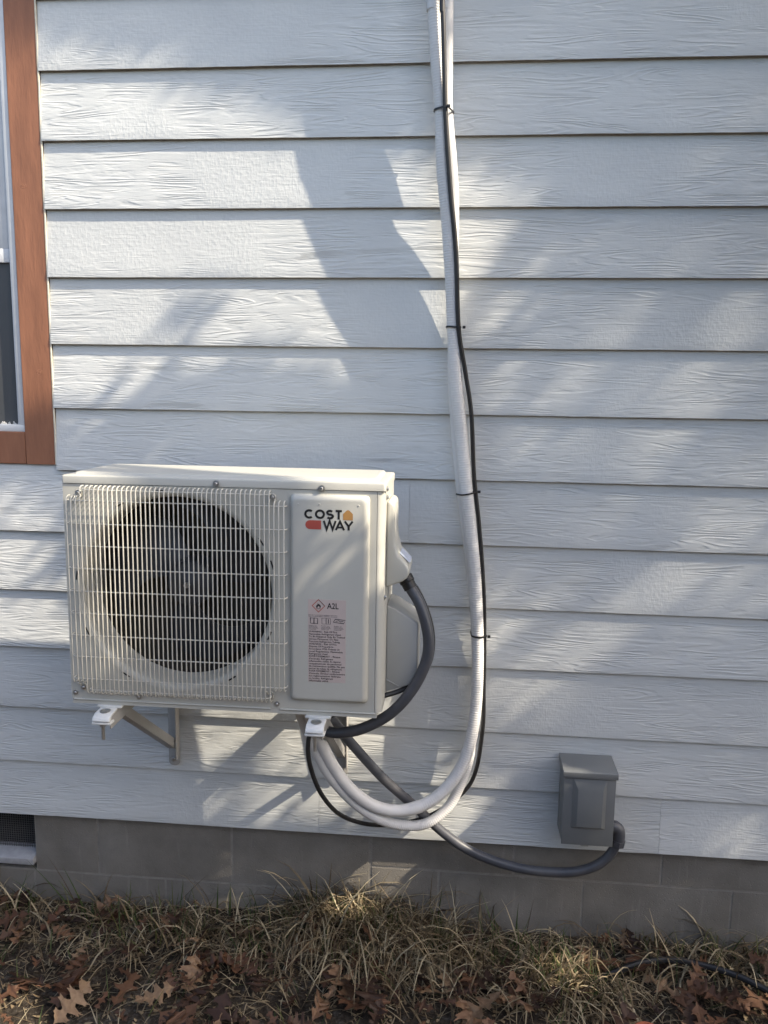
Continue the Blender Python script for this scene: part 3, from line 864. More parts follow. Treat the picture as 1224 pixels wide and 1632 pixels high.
W = 0.0050
zt, zb = 1.0420, 1.0205
rz = (zt - zb) / 2 - W / 2; zc = (zt + zb) / 2
stroke(m, arc(.8150, zc, .0088, rz, 48, 312, 28), W, LY)                      # C
stroke(m, arc(.8392, zc, .0089, rz, 0, 350, 35)[:36], W, LY, True)            # O
s_up = arc(.8618, zt - W / 2 - rz / 2, .0062, rz / 2, 35, 270, 16)
s_dn = arc(.8618, zb + W / 2 + rz / 2, .0066, rz / 2, 90, -145, 16)
stroke(m, s_up + s_dn[1:], W, LY - .00005)                                    # S
stroke(m, [(.8745, zt - W / 2), (.8885, zt - W / 2)], W, LY)                  # T
stroke(m, [(.8815, zt - W), (.8815, zb)], W, LY - .00002)
zt2, zb2 = 1.0170, .9965
stroke(m, [(.8478, zt2), (.8545, zb2 + .001), (.8612, zt2), (.8679, zb2 + .001), (.8746, zt2)], W * .92, LY)       # W
stroke(m, [(.8752, zb2), (.8845, zt2 - .001), (.8938, zb2)], W * .92, LY - .00003)                                  # A
stroke(m, [(.8797, zb2 + .0062), (.8893, zb2 + .0062)], W * .8, LY - .00001)
stroke(m, [(.8952, zt2), (.9040, zb2 + .0088), (.9128, zt2)], W * .92, LY)                                           # Y
stroke(m, [(.9040, zb2 + .0100), (.9040, zb2)], W, LY - .00004)
logo = m.build('logo_lettering', M['ink'], ac, smooth=False, fix=False)
hx0, hx1 = .8915, .9130
m = MB(); m.add([(x, LY, z) for x, z in [(hx0, 1.0195), (hx1, 1.0195), (hx1 + .0003, 1.0335), ((hx0 + hx1) / 2 + .003, 1.0412), ((hx0 + hx1) / 2, 1.0424), ((hx0 + hx1) / 2 - .003, 1.0412), (hx0 - .0003, 1.0335)]], [tuple(range(7))])
m.build('house_mark', M['orange'], logo, smooth=False, fix=False)
m = MB(); pts = [(.8420, .9968), (.8420, 1.0172)] + arc(.8165, 1.0070, .0102, .0102, 90, 270, 14)
m.add([(x, LY, z) for x, z in pts], [tuple(range(len(pts)))])
m.build('tag_mark', M['red'], logo, smooth=False, fix=False)

# warning sticker
st = MB().box(.8125, .8995, SY - .0004, SY + .001, .6405, .8360).build('warning_sticker', M['sticker'], ac, smooth=False)
PY = SY - .0007
def text_mesh(mb, s, x, z, size, width=None, y=PY):
    cu = bpy.data.curves.new('print', 'FONT'); cu.body = s; cu.size = size; cu.resolution_u = 2; cu.offset = size * .012
    ob = bpy.data.objects.new('print', cu); COL.objects.link(ob)
    dg = bpy.context.evaluated_depsgraph_get()
    me = bpy.data.meshes.new_from_object(ob.evaluated_get(dg))
    xs_ = [v.co.x for v in me.vertices]
    k = 1.0
    if width and xs_: k = width / (max(xs_) - min(xs_))
    vs = [(x + v.co.x * k, y, z + v.co.y) for v in me.vertices]
    mb.add(vs, [tuple(p.vertices) for p in me.polygons])
    bpy.data.objects.remove(ob); bpy.data.curves.remove(cu); bpy.data.meshes.remove(me)
pm = MB()
text_mesh(pm, 'A2L', .8565, .8150, .0190, .0265)
LINES = ['WARNING - Risk Of Fire.', 'Flammable Refrigerant Used.', 'To Be Repaired Only By Trained', 'Service Personnel. Do Not', 'Puncture Refrigerant Tubing.',
         'WARNING - Risk Of Fire.', 'Dispose Of Properly In', 'Accordance With Federal Or', 'Local Regulations. Flammable', 'Refrigerant Used.',
         "AVERTISSEMENT - Risque", "d'incendie. R\u00e9frig\u00e9rant", 'inflammable utilis\u00e9. \u00c0 r\u00e9parer', 'uniquement par du personnel', 'de maintenance qualifi\u00e9. Ne pas', 'percer les tubes de r\u00e9frig\u00e9rant.',
         'AVERTISSEMENT - Risque', "d'incendie. \u00c9liminer conform\u00e9ment", 'aux r\u00e9glementations f\u00e9d\u00e9rales', 'ou locales. R\u00e9frig\u00e9rant', 'inflammable utilis\u00e9.']
wd = [.066, .074, .083, .068, .072, .065, .056, .072, .078, .044, .073, .056, .074, .075, .083, .077, .072, .084, .074, .056, .046]
for i, (s, w) in enumerate(zip(LINES, wd)):
    text_mesh(pm, s, .8145, .7585 - i * .00585, .0058, w)
pm.build('printed_text', M['ink'], st, smooth=False, fix=False)
sm = MB()
for cx0 in (.8140, .8430, .8720):
    for i in range(4): text_mesh(sm, ['Refer to', 'operating', 'instructions', 'manual'][i], cx0, .7735 - i * .0029, .0030, [.018, .020, .022, .017][i])
for i in range(2): text_mesh(sm, 'Read the manual before installation and service', .8135, .7985 - i * .0032, .0030, .066)
def poly_outline(m, pts, w): stroke(m, pts + [pts[0]], w, PY)
for q in (0, 1): poly_outline(sm, [(.8180 + q * .0085, .7800), (.8262 + q * .0085, .7790), (.8262 + q * .0085, .7915), (.8180 + q * .0085, .7925)], .0013)
poly_outline(sm, [(.8445, .7790), (.8540, .7790), (.8540, .7925), (.8445, .7925)], .0008)
poly_outline(sm, [(.8545, .7790), (.8640, .7790), (.8640, .7925), (.8545, .7925)], .0008)
sm.add([(x, PY, z) for x, z in [(.8585, .7805), (.8605, .7805), (.8605, .7905), (.8585, .7905)]], [(0, 1, 2, 3)])
poly_outline(sm, [(.8710, .7840), (.8750, .7910), (.8985, .7895), (.8945, .7815)], .0015)
stroke(sm, [(.8760, .7860), (.8830, .7880), (.8870, .7855), (.8940, .7875)], .0016, PY - .00003)
sm.build('small_print', M['greyink'], st, smooth=False, fix=False)
dm = MB(); dc = (.8365, .8210)
stroke(dm, [(dc[0], dc[1] + .0145), (dc[0] + .0145, dc[1]), (dc[0], dc[1] - .0145), (dc[0] - .0145, dc[1]), (dc[0], dc[1] + .0145), (dc[0] + .0145, dc[1])], .0016, PY)
dm.build('hazard_diamond', M['red'], st, smooth=False, fix=False)
fm = MB(); fl = [(-.0045, -.0050), (-.0055, -.0015), (-.0042, .0020), (-.0030, .0010), (-.0015, .0065), (.0006, .0035), (.0022, .0050), (.0030, .0015), (.0044, .0026), (.0054, -.0015), (.0044, -.0050), (.0026, -.0052), (.0028, -.0025), (.0008, .0005), (-.0014, -.0015), (-.0026, -.0052)]
fm.add([(dc[0] + a, PY, dc[1] + b) for a, b in fl], [(0, 1, 2, 15), (2, 3, 14, 15), (3, 4, 5, 14), (14, 5, 13), (5, 6, 7, 13), (7, 8, 12, 13), (8, 9, 12), (9, 10, 11, 12)])
fm.box(dc[0] - .005, dc[0] + .005, PY, PY + .0003, dc[1] - .0070, dc[1] - .0062)
fm.build('flame_symbol', M['ink'], st, smooth=False, fix=False)

# electrical cover and valve cover on the right side
ec = [(.9835, 1.0555), (.994, 1.0555), (1.001, 1.047), (1.0015, .985), (1.004, .955), (1.011, .930), (1.028, .913), (1.0365, .899), (1.0375, .888), (1.033, .878), (1.022, .869), (.9835, .853)]
MB().prism(ec, 'y', -.375, -.245).build('electrical_cover', M['cab'], ac, bevel=.006, seg=3, ang=60)
vc = [(.9835, .797), (1.004, .789), (1.056, .757), (1.0590, .752), (1.0590, .612), (1.056, .606), (.9835, .582)]
MB().prism(vc, 'y', -.325, -.200).build('valve_cover', M['cabgrey'], ac, bevel=.0025, seg=2, ang=50)
MB().add([(1.0135, -.345, .9300), (1.0135, -.270, .9300), (1.0375, -.270, .9075), (1.0375, -.345, .9075)], [(0, 1, 2, 3)]).build('cover_label', M['bluesticker'], ac, smooth=False)
MB().prism([(.9835, .615), (.9835, .6105), (1.012, .5975), (1.016, .598)], 'y', -.3275, -.3245).build('valve_cover_rib', M['cabgrey'], ac, bevel=.0008)
# mounting feet with bolts
for fx in (.330, .834):
    f = MB()
    f.box(fx - .030, fx + .030, -.425, -.175, .5465, .5525)
    f.prism([(-.425, .5485), (-.458, .5465), (-.470, .5405), (-.474, .5330), (-.470, .5300), (-.462, .5320), (-.457, .5395), (-.425, .5425)], 'x', fx - .021, fx + .021)
    f.box(fx - .023, fx + .023, -.472, -.448, .5235, .5292)
    fo = f.build('mounting_foot', M['foot'], ac, bevel=.0018)
    h = MB(); h.lathe([(.0125, 0), (.0125, .0014), (.0085, .0014), (.0085, .0008), (.0002, .0008)], (fx, -.446, .5476), 'z', 18).build('bolt_washer', M['steel'], fo)
    b = MB(); b.tube([(fx, -.4605, .533), (fx, -.4605, .484)], .0042, 10)
    b.lathe([(.0085, .517), (.0085, .5235)], (fx, -.4605, 0), 'z', 6, True)
    b.build('bolt', M['steel'], fo)

# ------------------------------------------------------------------ wall brackets
def bracket(x, label):
    b = empty('wall_bracket', (x, -.003, .195), label, 'bracket', 'brackets under the air conditioner')
    w = .0165
    prof = []
    m = MB()
    z0, z1 = .195, .545
    pts = [(x - w, z1), (x - w, z0 + .012)] + [(x - w * math.cos(R(a)) * 1, z0 + .012 - .012 * math.sin(R(a))) for a in range(15, 166, 25)] + [(x + w, z0 + .012), (x + w, z1)]
    m.prism(pts, 'y', -.0075, -.0035)
    m.box(x + w - .0032, x + w, -.034, -.0077, z0 + .03, z1 - .001)
    m.build('post', M['bracket'], b, bevel=.0008)
    a = MB()
    a.box(x - .017, x + .017, -.455, -.0079, .5410, .5445)
    a.box(x + .0135, x + .0168, -.455, -.0345, .508, .5408)
    a.build('arm', M['bracket'], b, bevel=.0008)
    br = MB()
    p0, p1 = Vector((x, -.018, .268)), Vector((x, -.375, .528))
    d = (p1 - p0).normalized(); nn = Vector((0, -d.z, d.y))
    hw_ = .0125
    q = [p0 + nn * hw_, p0 - nn * hw_, p1 - nn * hw_, p1 + nn * hw_]
    br.prism([(v.y, v.z) for v in q], 'x', x + .0062, x + .0100)
    q2 = [p0 + nn * hw_, p0 + nn * (hw_ - .0035), p1 + nn * (hw_ - .0035), p1 + nn * hw_]
    br.prism([(v.y, v.z) for v in q2], 'x', x - .013, x + .0060)
    br.build('brace', M['bracket'], b, bevel=.0006)
    for z in (.217, .50):
        MB().lathe([(.0085, 0), (.0085, -.001), (.006, -.001), (.006, -.005), (.0045, -.006), (.0003, -.006)], (x - .002, -.0076, z), 'y', 6).build('bolt', M['steel'], b, ang=20)
    MB().lathe([(.0055, -.010), (.0055, .005), (.0003, .0055)], (x + .0100, -.028, .275), 'x', 8).build('pivot_bolt', M['steel'], b)
    return b
bracket(.330, 'grey steel wall bracket under the fan end of the air conditioner')
bracket(.834, 'grey steel wall bracket behind the white pipes and grey conduit loop')

# ------------------------------------------------------------------ pipes and cables
def ribbed(path, r, amp, pitch, lo, hi, step):
    rr_ = []
    n = len(path); acc = 0
    for i in range(n):
        if i: acc += (path[i] - path[i - 1]).length
        on = 1.0 if lo <= acc <= hi else 0.0
        rr_.append(r + on * amp * math.cos(2 * math.pi * acc / pitch))
    return rr_
def path_len(p): return sum((p[i] - p[i - 1]).length for i in range(1, len(p)))
pa = smooth_path([(1.02, -.078, 3.2)] + PIPE_A + [(.742, -.24, .62)], .0016)
pb = smooth_path([(1.055, -.062, 3.2)] + PIPE_B + [(.722, -.24, .62)], .0016)
ia = next(i for i, p in enumerate(pa) if p.z < .21 and p.x < 1.055)
la = path_len(pa[:ia])
o = MB().tube(pa, ribbed(pa, .0165, .00045, .0066, 0, la, .0016), 14).build('insulated_pipe', M['wrap'], at=PIPE_A[-1], ang=80)
tag(o, 'ribbed white insulated pipe in front, running down the wall to the unit', 'pipe', 'white line set')
m = MB(); cpt = pa[ia]; dd = (pa[ia + 6] - pa[ia - 6]).normalized()
m.tube([cpt - dd * .016, cpt - dd * .006, cpt + dd * .006, cpt + dd * .016], [.0174, .0178, .0178, .0174], 16)
m.build('tape_joint', M['wrap'], o, ang=60)
o = MB().tube(pb, ribbed(pb, .0140, .0005, .0060, 2.9, 3.35, .0016), 12).build('insulated_pipe', M['wrap'], at=PIPE_B[-1], ang=80)
tag(o, 'smooth white insulated pipe behind, hanging lowest in the loop', 'pipe', 'white line set')
pc = smooth_path([(1.045, -.098, 3.2)] + CABLE_C, .006)
o = MB().tube(pc, .0058, 10).build('control_cable', M['black'], at=CABLE_C[-1])
tag(o, 'thin black cable strapped along the white pipes and looping under the unit', 'cable')
pd = smooth_path(CONDUIT, .006)
o = MB().tube(pd, .0135, 16).build('flexible_conduit', M['conduit'], at=CONDUIT[-1])
tag(o, 'thick grey flexible conduit looping from the unit to the disconnect box', 'conduit')
e0 = Vector(CONDUIT[0]); ed = (Vector(CONDUIT[1]) - e0).normalized()
MB().tube([e0 - ed * .012, e0 + ed * .004, e0 + ed * .006, e0 + ed * .022], [.0185, .0185, .0165, .0165], 12).build('connector', M['black'], o, ang=40)
ex = [(1.6215, -.055, .070), (1.6225, -.055, .092), (1.619, -.055, .107), (1.609, -.055, .114), (1.599, -.055, .115)]
MB().tube(smooth_path(ex, .004), .0172, 14).build('elbow_fitting', M['conduit'], o)
MB().tube([(1.6195, -.055, .060), (1.6215, -.055, .076)], .0200, 8).build('lock_nut', M['conduit'], o, ang=30)
pe = smooth_path(CORD_E, .006)
o = MB().tube(pe, .0062, 10).build('power_cord', M['black'], at=CORD_E[-1])
tag(o, 'short black cord curving from the electrical cover behind the grey conduit', 'cord')

# cable ties round the bundle
def tie(pts, tail, label, w=.0022):
    c = sum((Vector(p) for p in pts), Vector()) / len(pts)
    P = smooth_path(pts + [pts[0]], .004)[:-1]
    m = MB(); rings = []
    n = len(P)
    for i in range(n):
        t = (P[(i + 1) % n] - P[i - 1]).normalized()
        up = Vector((0, 0, 1)); out = t.cross(up).normalized()
        if out.dot(P[i] - c) < 0: out = -out
        rings.append([P[i] + up * w + out * .0009, P[i] + up * w - out * .0004, P[i] - up * w - out * .0004, P[i] - up * w + out * .0009])
    rings.append(rings[0])
    m.loft(rings, False)
    o = m.build('cable_tie', M['black'], at=c, ang=50)
    tag(o, label, 'cable tie', 'black cable ties on the pipes')
    h = MB(); t = Vector(tail)
    h.box(t.x - .004, t.x + .004, t.y - .004, t.y + .002, t.z - .0035, t.z + .0035)
    h.build('head', M['black'], o, bevel=.001)
    return o
def tie_around(z, label, slant=0.0, tail=0.0):
    def at(path):
        return min(path, key=lambda p: abs(p.z - z) + (9 if p.x < 1.0 else 0))
    a, b, c = at(pa), at(pb), at(pc)
    sites = [(a, .0182), (b, .0152), (c, .0062)]
    cand = []
    for p, r in sites:
        for k in range(24):
            t = 2 * math.pi * k / 24
            cand.append((p.x + r * math.cos(t), p.y + r * math.sin(t)))
    cand = sorted(set(cand))
    def cr(o, p, q): return (p[0] - o[0]) * (q[1] - o[1]) - (p[1] - o[1]) * (q[0] - o[0])
    lo, up = [], []
    for p in cand:
        while len(lo) > 1 and cr(lo[-2], lo[-1], p) <= 0: lo.pop()
        lo.append(p)
    for p in reversed(cand):
        while len(up) > 1 and cr(up[-2], up[-1], p) <= 0: up.pop()
        up.append(p)
    hull = lo[:-1] + up[:-1]
    x0 = min(p[0] for p in hull)
    pts = [(p[0], p[1], z + slant * (p[0] - x0)) for p in hull]
    right = max(pts, key=lambda p: p[0] - .4 * p[1])
    tie(pts, (right[0] + .002 + tail, right[1] - .003, right[2]), label)
tie_around(1.995, 'black cable tie nearest the top of the white pipes', .05)
tie_around(1.474, 'second black cable tie from the top on the white pipes', -.06, .006)
tie_around(1.033, 'slanted black cable tie level with the top of the air conditioner', .20)
tie_around(.648, 'lowest black cable tie on the white pipes, beside the conduit bend', .0, .004)

# ------------------------------------------------------------------ disconnect box
bx = empty('disconnect_box', (1.527, -.003, .079), 'small grey metal electrical disconnect box on the lowest siding boards', 'electrical box')
X0, X1 = 1.4565, 1.5975
MB().prism([(-.001, .079), (-.001, .284), (-.094, .284), (-.094, .079)], 'x', X0 + .003, X1 - .003).build('body', M['box'], bx, bevel=.0015)
cv = MB()
cv.box(X0 + .001, X1 - .001, -.0995, -.0942, .0785, .2785)
cv.build('cover', M['box'], bx, bevel=.0016)
def rect(x0, x1, z0, z1, y): return [(x0, y, z0), (x1, y, z0), (x1, y, z1), (x0, y, z1)]
MB().loft([rect(1.481, 1.573, .128, .273, -.0993), rect(1.483, 1.571, .130, .272, -.1005), rect(1.4945, 1.5615, .137, .245, -.1105)]).build('pocket', M['box'], bx, bevel=.002)
hd = [(-.0012, .2845), (-.0012, .2985), (-.104, .2950), (-.1065, .2925), (-.1065, .2770), (-.1045, .2770), (-.1040, .2845)]
MB().prism(hd, 'x', X0 - .0025, X1 + .0025).build('hood', M['box'], bx, bevel=.0008)
MB().lathe([(.006, 0), (.006, -.004), (.0003, -.004)], (1.522, -.09, .0785), 'z', 6).build('hasp_bolt', M['steel'], bx)
MB().box(1.512, 1.532, -.098, -.080, .0745, .0775).build('hasp', M['steel'], bx, bevel=.0006)

# ------------------------------------------------------------------ hose and clay pot on the ground
hp = smooth_path([(1.50, -.155, -.31), (1.58, -.135, -.29), (1.650, -.114, -.272), (1.715, -.095, -.262), (1.790, -.085, -.258), (1.875, -.098, -.260), (1.950, -.126, -.262), (2.010, -.166, -.266), (2.09, -.23, -.272), (2.2, -.36, -.282), (2.4, -.5, -.283), (2.7, -.55, -.285)], .008)
o = MB().tube(hp, .0092, 10).build('garden_hose', M['black'], at=(1.9, -.1, -.30))
tag(o, 'black hose lying in the dry grass along the foundation', 'hose')
MB().lathe([(.0002, .006), (.030, .006), (.0330, .030), (.0345, .034), (.0375, .034), (.0380, .0405), (.0350, .0405), (.0335, .036), (.0290, .012), (.0002, .012)], (1.655, -.352, GZ - .003), 'z', 28).build('clay_pot', M['clay'], at=(1.655, -.352, GZ), ang=40)
tag(bpy.data.objects['clay_pot'], 'small orange clay rim sticking out of the leaf litter', 'pot')

# ------------------------------------------------------------------ grass
def blades(name, mat, items, label):
    vs, fs, tone = [], [], []
    for (x, y, z, az, L, w, lean, droop, tn) in items:
        dx, dy = math.cos(az), math.sin(az)
        sx, sy = -dy, dx
        n = 5
        b = len(vs)
        p = Vector((x, y, z)); el = math.pi / 2 - lean
        curl = droop / n
        tw = rnd.uniform(-.6, .6)
        for i in range(n + 1):
            t = i / n
            ww = w * (1 - t ** 1.6) * 0.5 + 0.00025
            ca, sa = math.cos(tw * t), math.sin(tw * t)
            side = Vector((sx * ca, sy * ca, sa))
            vs += [tuple(p - side * ww), tuple(p + side * ww)]
            tone += [tn, tn]
            p = p + Vector((dx * math.cos(el), dy * math.cos(el), math.sin(el))) * (L / n)
            gz = ground_z(p.x, p.y) + 0.002
            if p.z < gz: p.z = gz + rnd.uniform(0, .004); el = max(el, 0)
            if p.y > FY - .004: p.y = FY - .004
            el -= curl
        fs += [(b + 2 * i, b + 2 * i + 1, b + 2 * i + 3, b + 2 * i + 2) for i in range(n)]
    me = bpy.data.meshes.new(name)
    me.from_pydata(vs, [], fs)
    at = me.attributes.new('tone', 'FLOAT', 'POINT'); at.data.foreach_set('value', tone)
    me.materials.append(mat)
    me.polygons.foreach_set('use_smooth', [True] * len(me.polygons))
    ob = bpy.data.objects.new(name, me); COL.objects.link(ob)
    return tag(ob, label, 'grass', kind='stuff')

tufts = [(.05, -.03, .12, 60), (.18, -.10, .10, 120), (.34, -.05, .09, 90), (.40, -.12, .08, 110), (.60, -.06, .07, 60), (.76, -.02, .07, 320), (.86, -.03, .08, 380), (.97, -.04, .09, 380), (.66, -.09, .08, 120),
         (1.08, -.07, .09, 360), (1.18, -.07, .10, 160), (1.30, -.10, .10, 170), (1.42, -.14, .12, 260), (1.52, -.19, .10, 220), (.92, -.13, .12, 240), (.62, -.13, .10, 100), (1.75, -.04, .10, 120), (1.95, -.03, .10, 140), (2.1, -.06, .1, 100), (-.15, -.05, .1, 80), (2.3, -.1, .12, 90), (-.4, -.08, .12, 80)]
dry, grn = [], []
for (tx, ty, sp, cnt) in tufts:
    for i in range(cnt):
        x, y = rnd.gauss(tx, sp * .75), min(rnd.gauss(ty, sp * .5), .02)
        dry.append((x, y, ground_z(x, y) - .004, rnd.uniform(0, 2 * math.pi) if rnd.random() < .5 else rnd.gauss(-math.pi / 2, 1.0), rnd.uniform(.06, .20) * (1.3 if .72 < tx < 1.25 else 1.0), rnd.uniform(.0022, .0068), rnd.uniform(.1, 1.35), rnd.uniform(.6, 3.0), rnd.random()))
    for i in range(int(cnt * .26)):
        x, y = rnd.gauss(tx, sp * .6), min(rnd.gauss(ty, sp * .4), .02)
        grn.append((x, y, ground_z(x, y) - .004, rnd.uniform(0, 2 * math.pi), rnd.uniform(.04, .14), rnd.uniform(.0022, .0048), rnd.uniform(.05, .7), rnd.uniform(.1, 1.0), rnd.random()))
for i in range(4200):
    x, y = rnd.uniform(-.7, 2.6), -abs(rnd.gauss(0, .26)) + .02
    dry.append((x, y, ground_z(x, y) + .001, rnd.uniform(0, 2 * math.pi), rnd.uniform(.012, .08), rnd.uniform(.0010, .0032), rnd.uniform(.9, 1.6), rnd.uniform(0, .5), rnd.random()))
for i in range(2200):
    x, y = rnd.uniform(-2.2, 4.0), rnd.uniform(-2.6, -.3)
    dry.append((x, y, ground_z(x, y), rnd.uniform(0, 2 * math.pi), rnd.uniform(.04, .12), rnd.uniform(.0018, .0036), rnd.uniform(.6, 1.5), rnd.uniform(.2, 1.6), rnd.random()))
for i in range(420):
    x, y = rnd.uniform(-.5, 2.5), rnd.uniform(-.6, .0)
    grn.append((x, y, ground_z(x, y) - .002, rnd.uniform(0, 2 * math.pi), rnd.uniform(.03, .08), rnd.uniform(.0016, .0034), rnd.uniform(.2, 1.2), rnd.uniform(.1, 1.2), rnd.random()))
# a few tall single stalks against the foundation
for (x, y, L, az, lean, dr) in ((.02, -.02, .20, math.pi * .9, .5, .4), (.30, .0, .17, 0.3, .75, .1), (.73, -.02, .17, 2.6, .45, .6), (1.17, .005, .16, 1.2, .05, .1), (1.28, -.02, .13, 2.2, .3, .2), (1.14, -.01, .15, .2, .15, 1.9), (1.38, -.03, .15, .6, .1, .2), (.52, -.02, .12, .8, .7, .2), (.95, -.01, .12, 1.4, .1, .1)):
    dry.append((x, y, ground_z(x, y), az, L, .0036, lean, dr, .8))
for (x, y, L, az, lean, dr) in ((.0, -.02, .22, math.pi * .95, .75, .2), (.05, -.03, .18, math.pi * .9, .5, .2), (1.12, -.01, .15, 1.1, .15, .2), (1.30, -.02, .15, 2.4, .35, .3), (.45, .0, .10, 1.4, .05, .1), (.49, .0, .10, 1.7, .1, .1), (.42, .0, .09, .4, .3, .3), (.90, .0, .12, 1.5, .1, .1), (1.35, -.04, .14, 1.2, .1, .1)):
    grn.append((x, y, ground_z(x, y), az, L, .0062, lean, dr, .2))
for i in range(2600):
    x, y = rnd.uniform(-.5, 2.4), rnd.uniform(-.62, .01)
    dry.append((x, y, ground_z(x, y) + rnd.uniform(.001, .012), rnd.uniform(0, 2 * math.pi), rnd.uniform(.006, .028), rnd.uniform(.003, .010), rnd.uniform(1.1, 1.6), rnd.uniform(-1.2, 1.2), rnd.uniform(0, .4)))
blades('dry_grass', M['straw'], dry, 'matted dry straw coloured grass along the foundation')
blades('green_grass', M['green'], grn, 'sparse green grass blades growing through the dry grass')

# ------------------------------------------------------------------ fallen oak leaves
def oak_leaf(seed, size, lobes):
    q = random.Random(seed)
    # outline of one half: forward pointing bristle tipped lobes with round sinuses
    half = [(0.0, 0.006), (0.05, 0.02)]
    for i in range(lobes):
        t = .10 + .66 * i / (lobes - 1)
        w = (.24, .40, .36, .24)[i if lobes == 4 else i + 1 if i else 0] * q.uniform(.85, 1.15)
        r0 = .055 + .035 * math.sin(math.pi * t)
        half += [(t, r0), (t + .03, r0 + .30 * (w - r0)), (t + .075, r0 + .62 * (w - r0)), (t + .085, w * .93), (t + .115, w * .80), (t + .165, w), (t + .150, w * .66), (t + .170, r0 + .2 * (w - r0))]
    half += [(.90, .05), (.93, .085), (.955, .035), (1.0, 0.0)]
    curl, bend, tw = q.uniform(-.9, 1.3), q.uniform(-1.0, 1.2), q.uniform(-.7, .7)
    ph = q.uniform(0, 6)
    def warp(t, s):
        z = curl * s * s * 1.0 + bend * (t - .5) ** 2 * .5 + tw * s * (t - .4) + .02 * math.sin(t * 9 + ph) + .018 * math.sin(s * 16 + t * 6 + ph) + abs(s) * .12
        return ((t - .5) * size, s * size * .95, z * size * .6)
    vs, fs = [], []
    for sgn in (1, -1):
        b = len(vs)
        pts = [(t, s * sgn * q.uniform(.9, 1.1)) for t, s in half]
        spine = [(i_ / (len(half) - 1), 0.0) for i_ in range(len(half))]
        vs += [warp(*p) for p in pts] + [warp(*p) for p in spine]
        n = len(half)
        for i in range(n - 1):
            fs.append((b + i, b + i + 1, b + n + i + 1, b + n + i) if sgn < 0 else (b + n + i, b + n + i + 1, b + i + 1, b + i))
    zmin = min(v[2] for v in vs)
    zs = sorted(v[2] for v in vs)
    z0 = zs[len(zs) // 6]
    vs = [(v[0], v[1], v[2] - z0) for v in vs]
    # stalk
    m = MB(); m.add(vs, fs)
    b0 = vs[len(half)]
    m.tube([b0, (b0[0] - size * .12, b0[1] + size * .01, b0[2] + size * .02), (b0[0] - size * .24, b0[1] + size * .03, b0[2] + size * .01)], [.0012, .0009, .0012], 4)
    me = bpy.data.meshes.new('dry_oak_leaf')
    me.from_pydata(m.v, [], m.f)
    me.attributes.new('tone', 'FLOAT', 'POINT')
    me.materials.append(M['leaf'])
    me.polygons.foreach_set('use_smooth', [True] * len(me.polygons))
    return me
leaf_meshes = [oak_leaf(11 + i, s, l) for i, (s, l) in enumerate(((.145, 4), (.12, 3), (.15, 4), (.11, 3), (.135, 4), (.09, 3), (.115, 4), (.14, 3), (.08, 3), (.15, 4)))]
spots = []
def add_leaf(x, y, dz, rz, mi, tilt, label=None):
    me = leaf_meshes[mi]
    sc_ = rnd.choice((.4, .55, .65, .75, .85, .95)) * rnd.uniform(.9, 1.08)
    o = place('dry_oak_leaf', me, None, (x, y, ground_z(x, y) + dz), (rnd.gauss(0, tilt), rnd.gauss(0, tilt), rz), (sc_, sc_ * rnd.uniform(.7, 1.0), sc_ * rnd.uniform(.6, 2.2)))
    tag(o, label or 'fallen brown oak leaf lying among the others in the litter', 'leaf', 'fallen oak leaves in the litter')
    return o
add_leaf(.50, -.36, .030, 1.0, 2, .12, 'large tan oak leaf with curled lobes at the bottom left of the litter')
add_leaf(1.66, -.03, .05, 1.4, 0, .5, 'reddish oak leaf standing upright above the black hose')
add_leaf(1.58, -.125, .03, .2, 1, .2, 'rust brown oak leaf where the black hose leaves the grass')
add_leaf(.30, -.33, .022, 1.5, 7, .15)
for i in range(225):
    x = rnd.uniform(-.25, 2.2)
    y = -.06 - abs(rnd.gauss(.24, .17)) if rnd.random() < .86 else rnd.uniform(-.12, 0.0)
    if x > 1.2 and rnd.random() < .35: continue
    add_leaf(x, y, rnd.uniform(.014, .045), rnd.uniform(0, 6.28), rnd.randrange(10), .32)
for i in range(45):
    x = rnd.uniform(-.1, 2.1)
    add_leaf(x, rnd.uniform(-.48, -.20), rnd.uniform(.02, .045), rnd.uniform(0, 6.28), rnd.randrange(10), .32)
for i in range(50):
    add_leaf(rnd.uniform(-1.8, 3.6), rnd.uniform(-2.4, -.55), rnd.uniform(.006, .02), rnd.uniform(0, 6.28), rnd.randrange(10), .28)

# ------------------------------------------------------------------ unseen board fence, added to dim low skylight on the wall
fence = empty('added_fence', (1.2, -4.6, GZ), 'unseen board fence added behind the camera to dim the lower wall', 'fence')
fm_ = MB().box(-.07, .07, -.011, .011, 0, 2.55).mesh('added_fence_board', M['fence'], (0, 0, 0), smooth=False)
for i in range(96):
    place('added_fence_board', fm_, fence, (-5.8 + i * .146, -4.6 + rnd.uniform(-.004, .004), GZ - .05 + rnd.uniform(-.01, .01)), (0, rnd.uniform(-.006, .006), 0))
for z in (.25, 1.2, 2.1):
    MB().box(-5.9, 8.2, -4.66, -4.615, GZ + z, GZ + z + .09).build('added_fence_rail', M['fence'], fence, smooth=False)

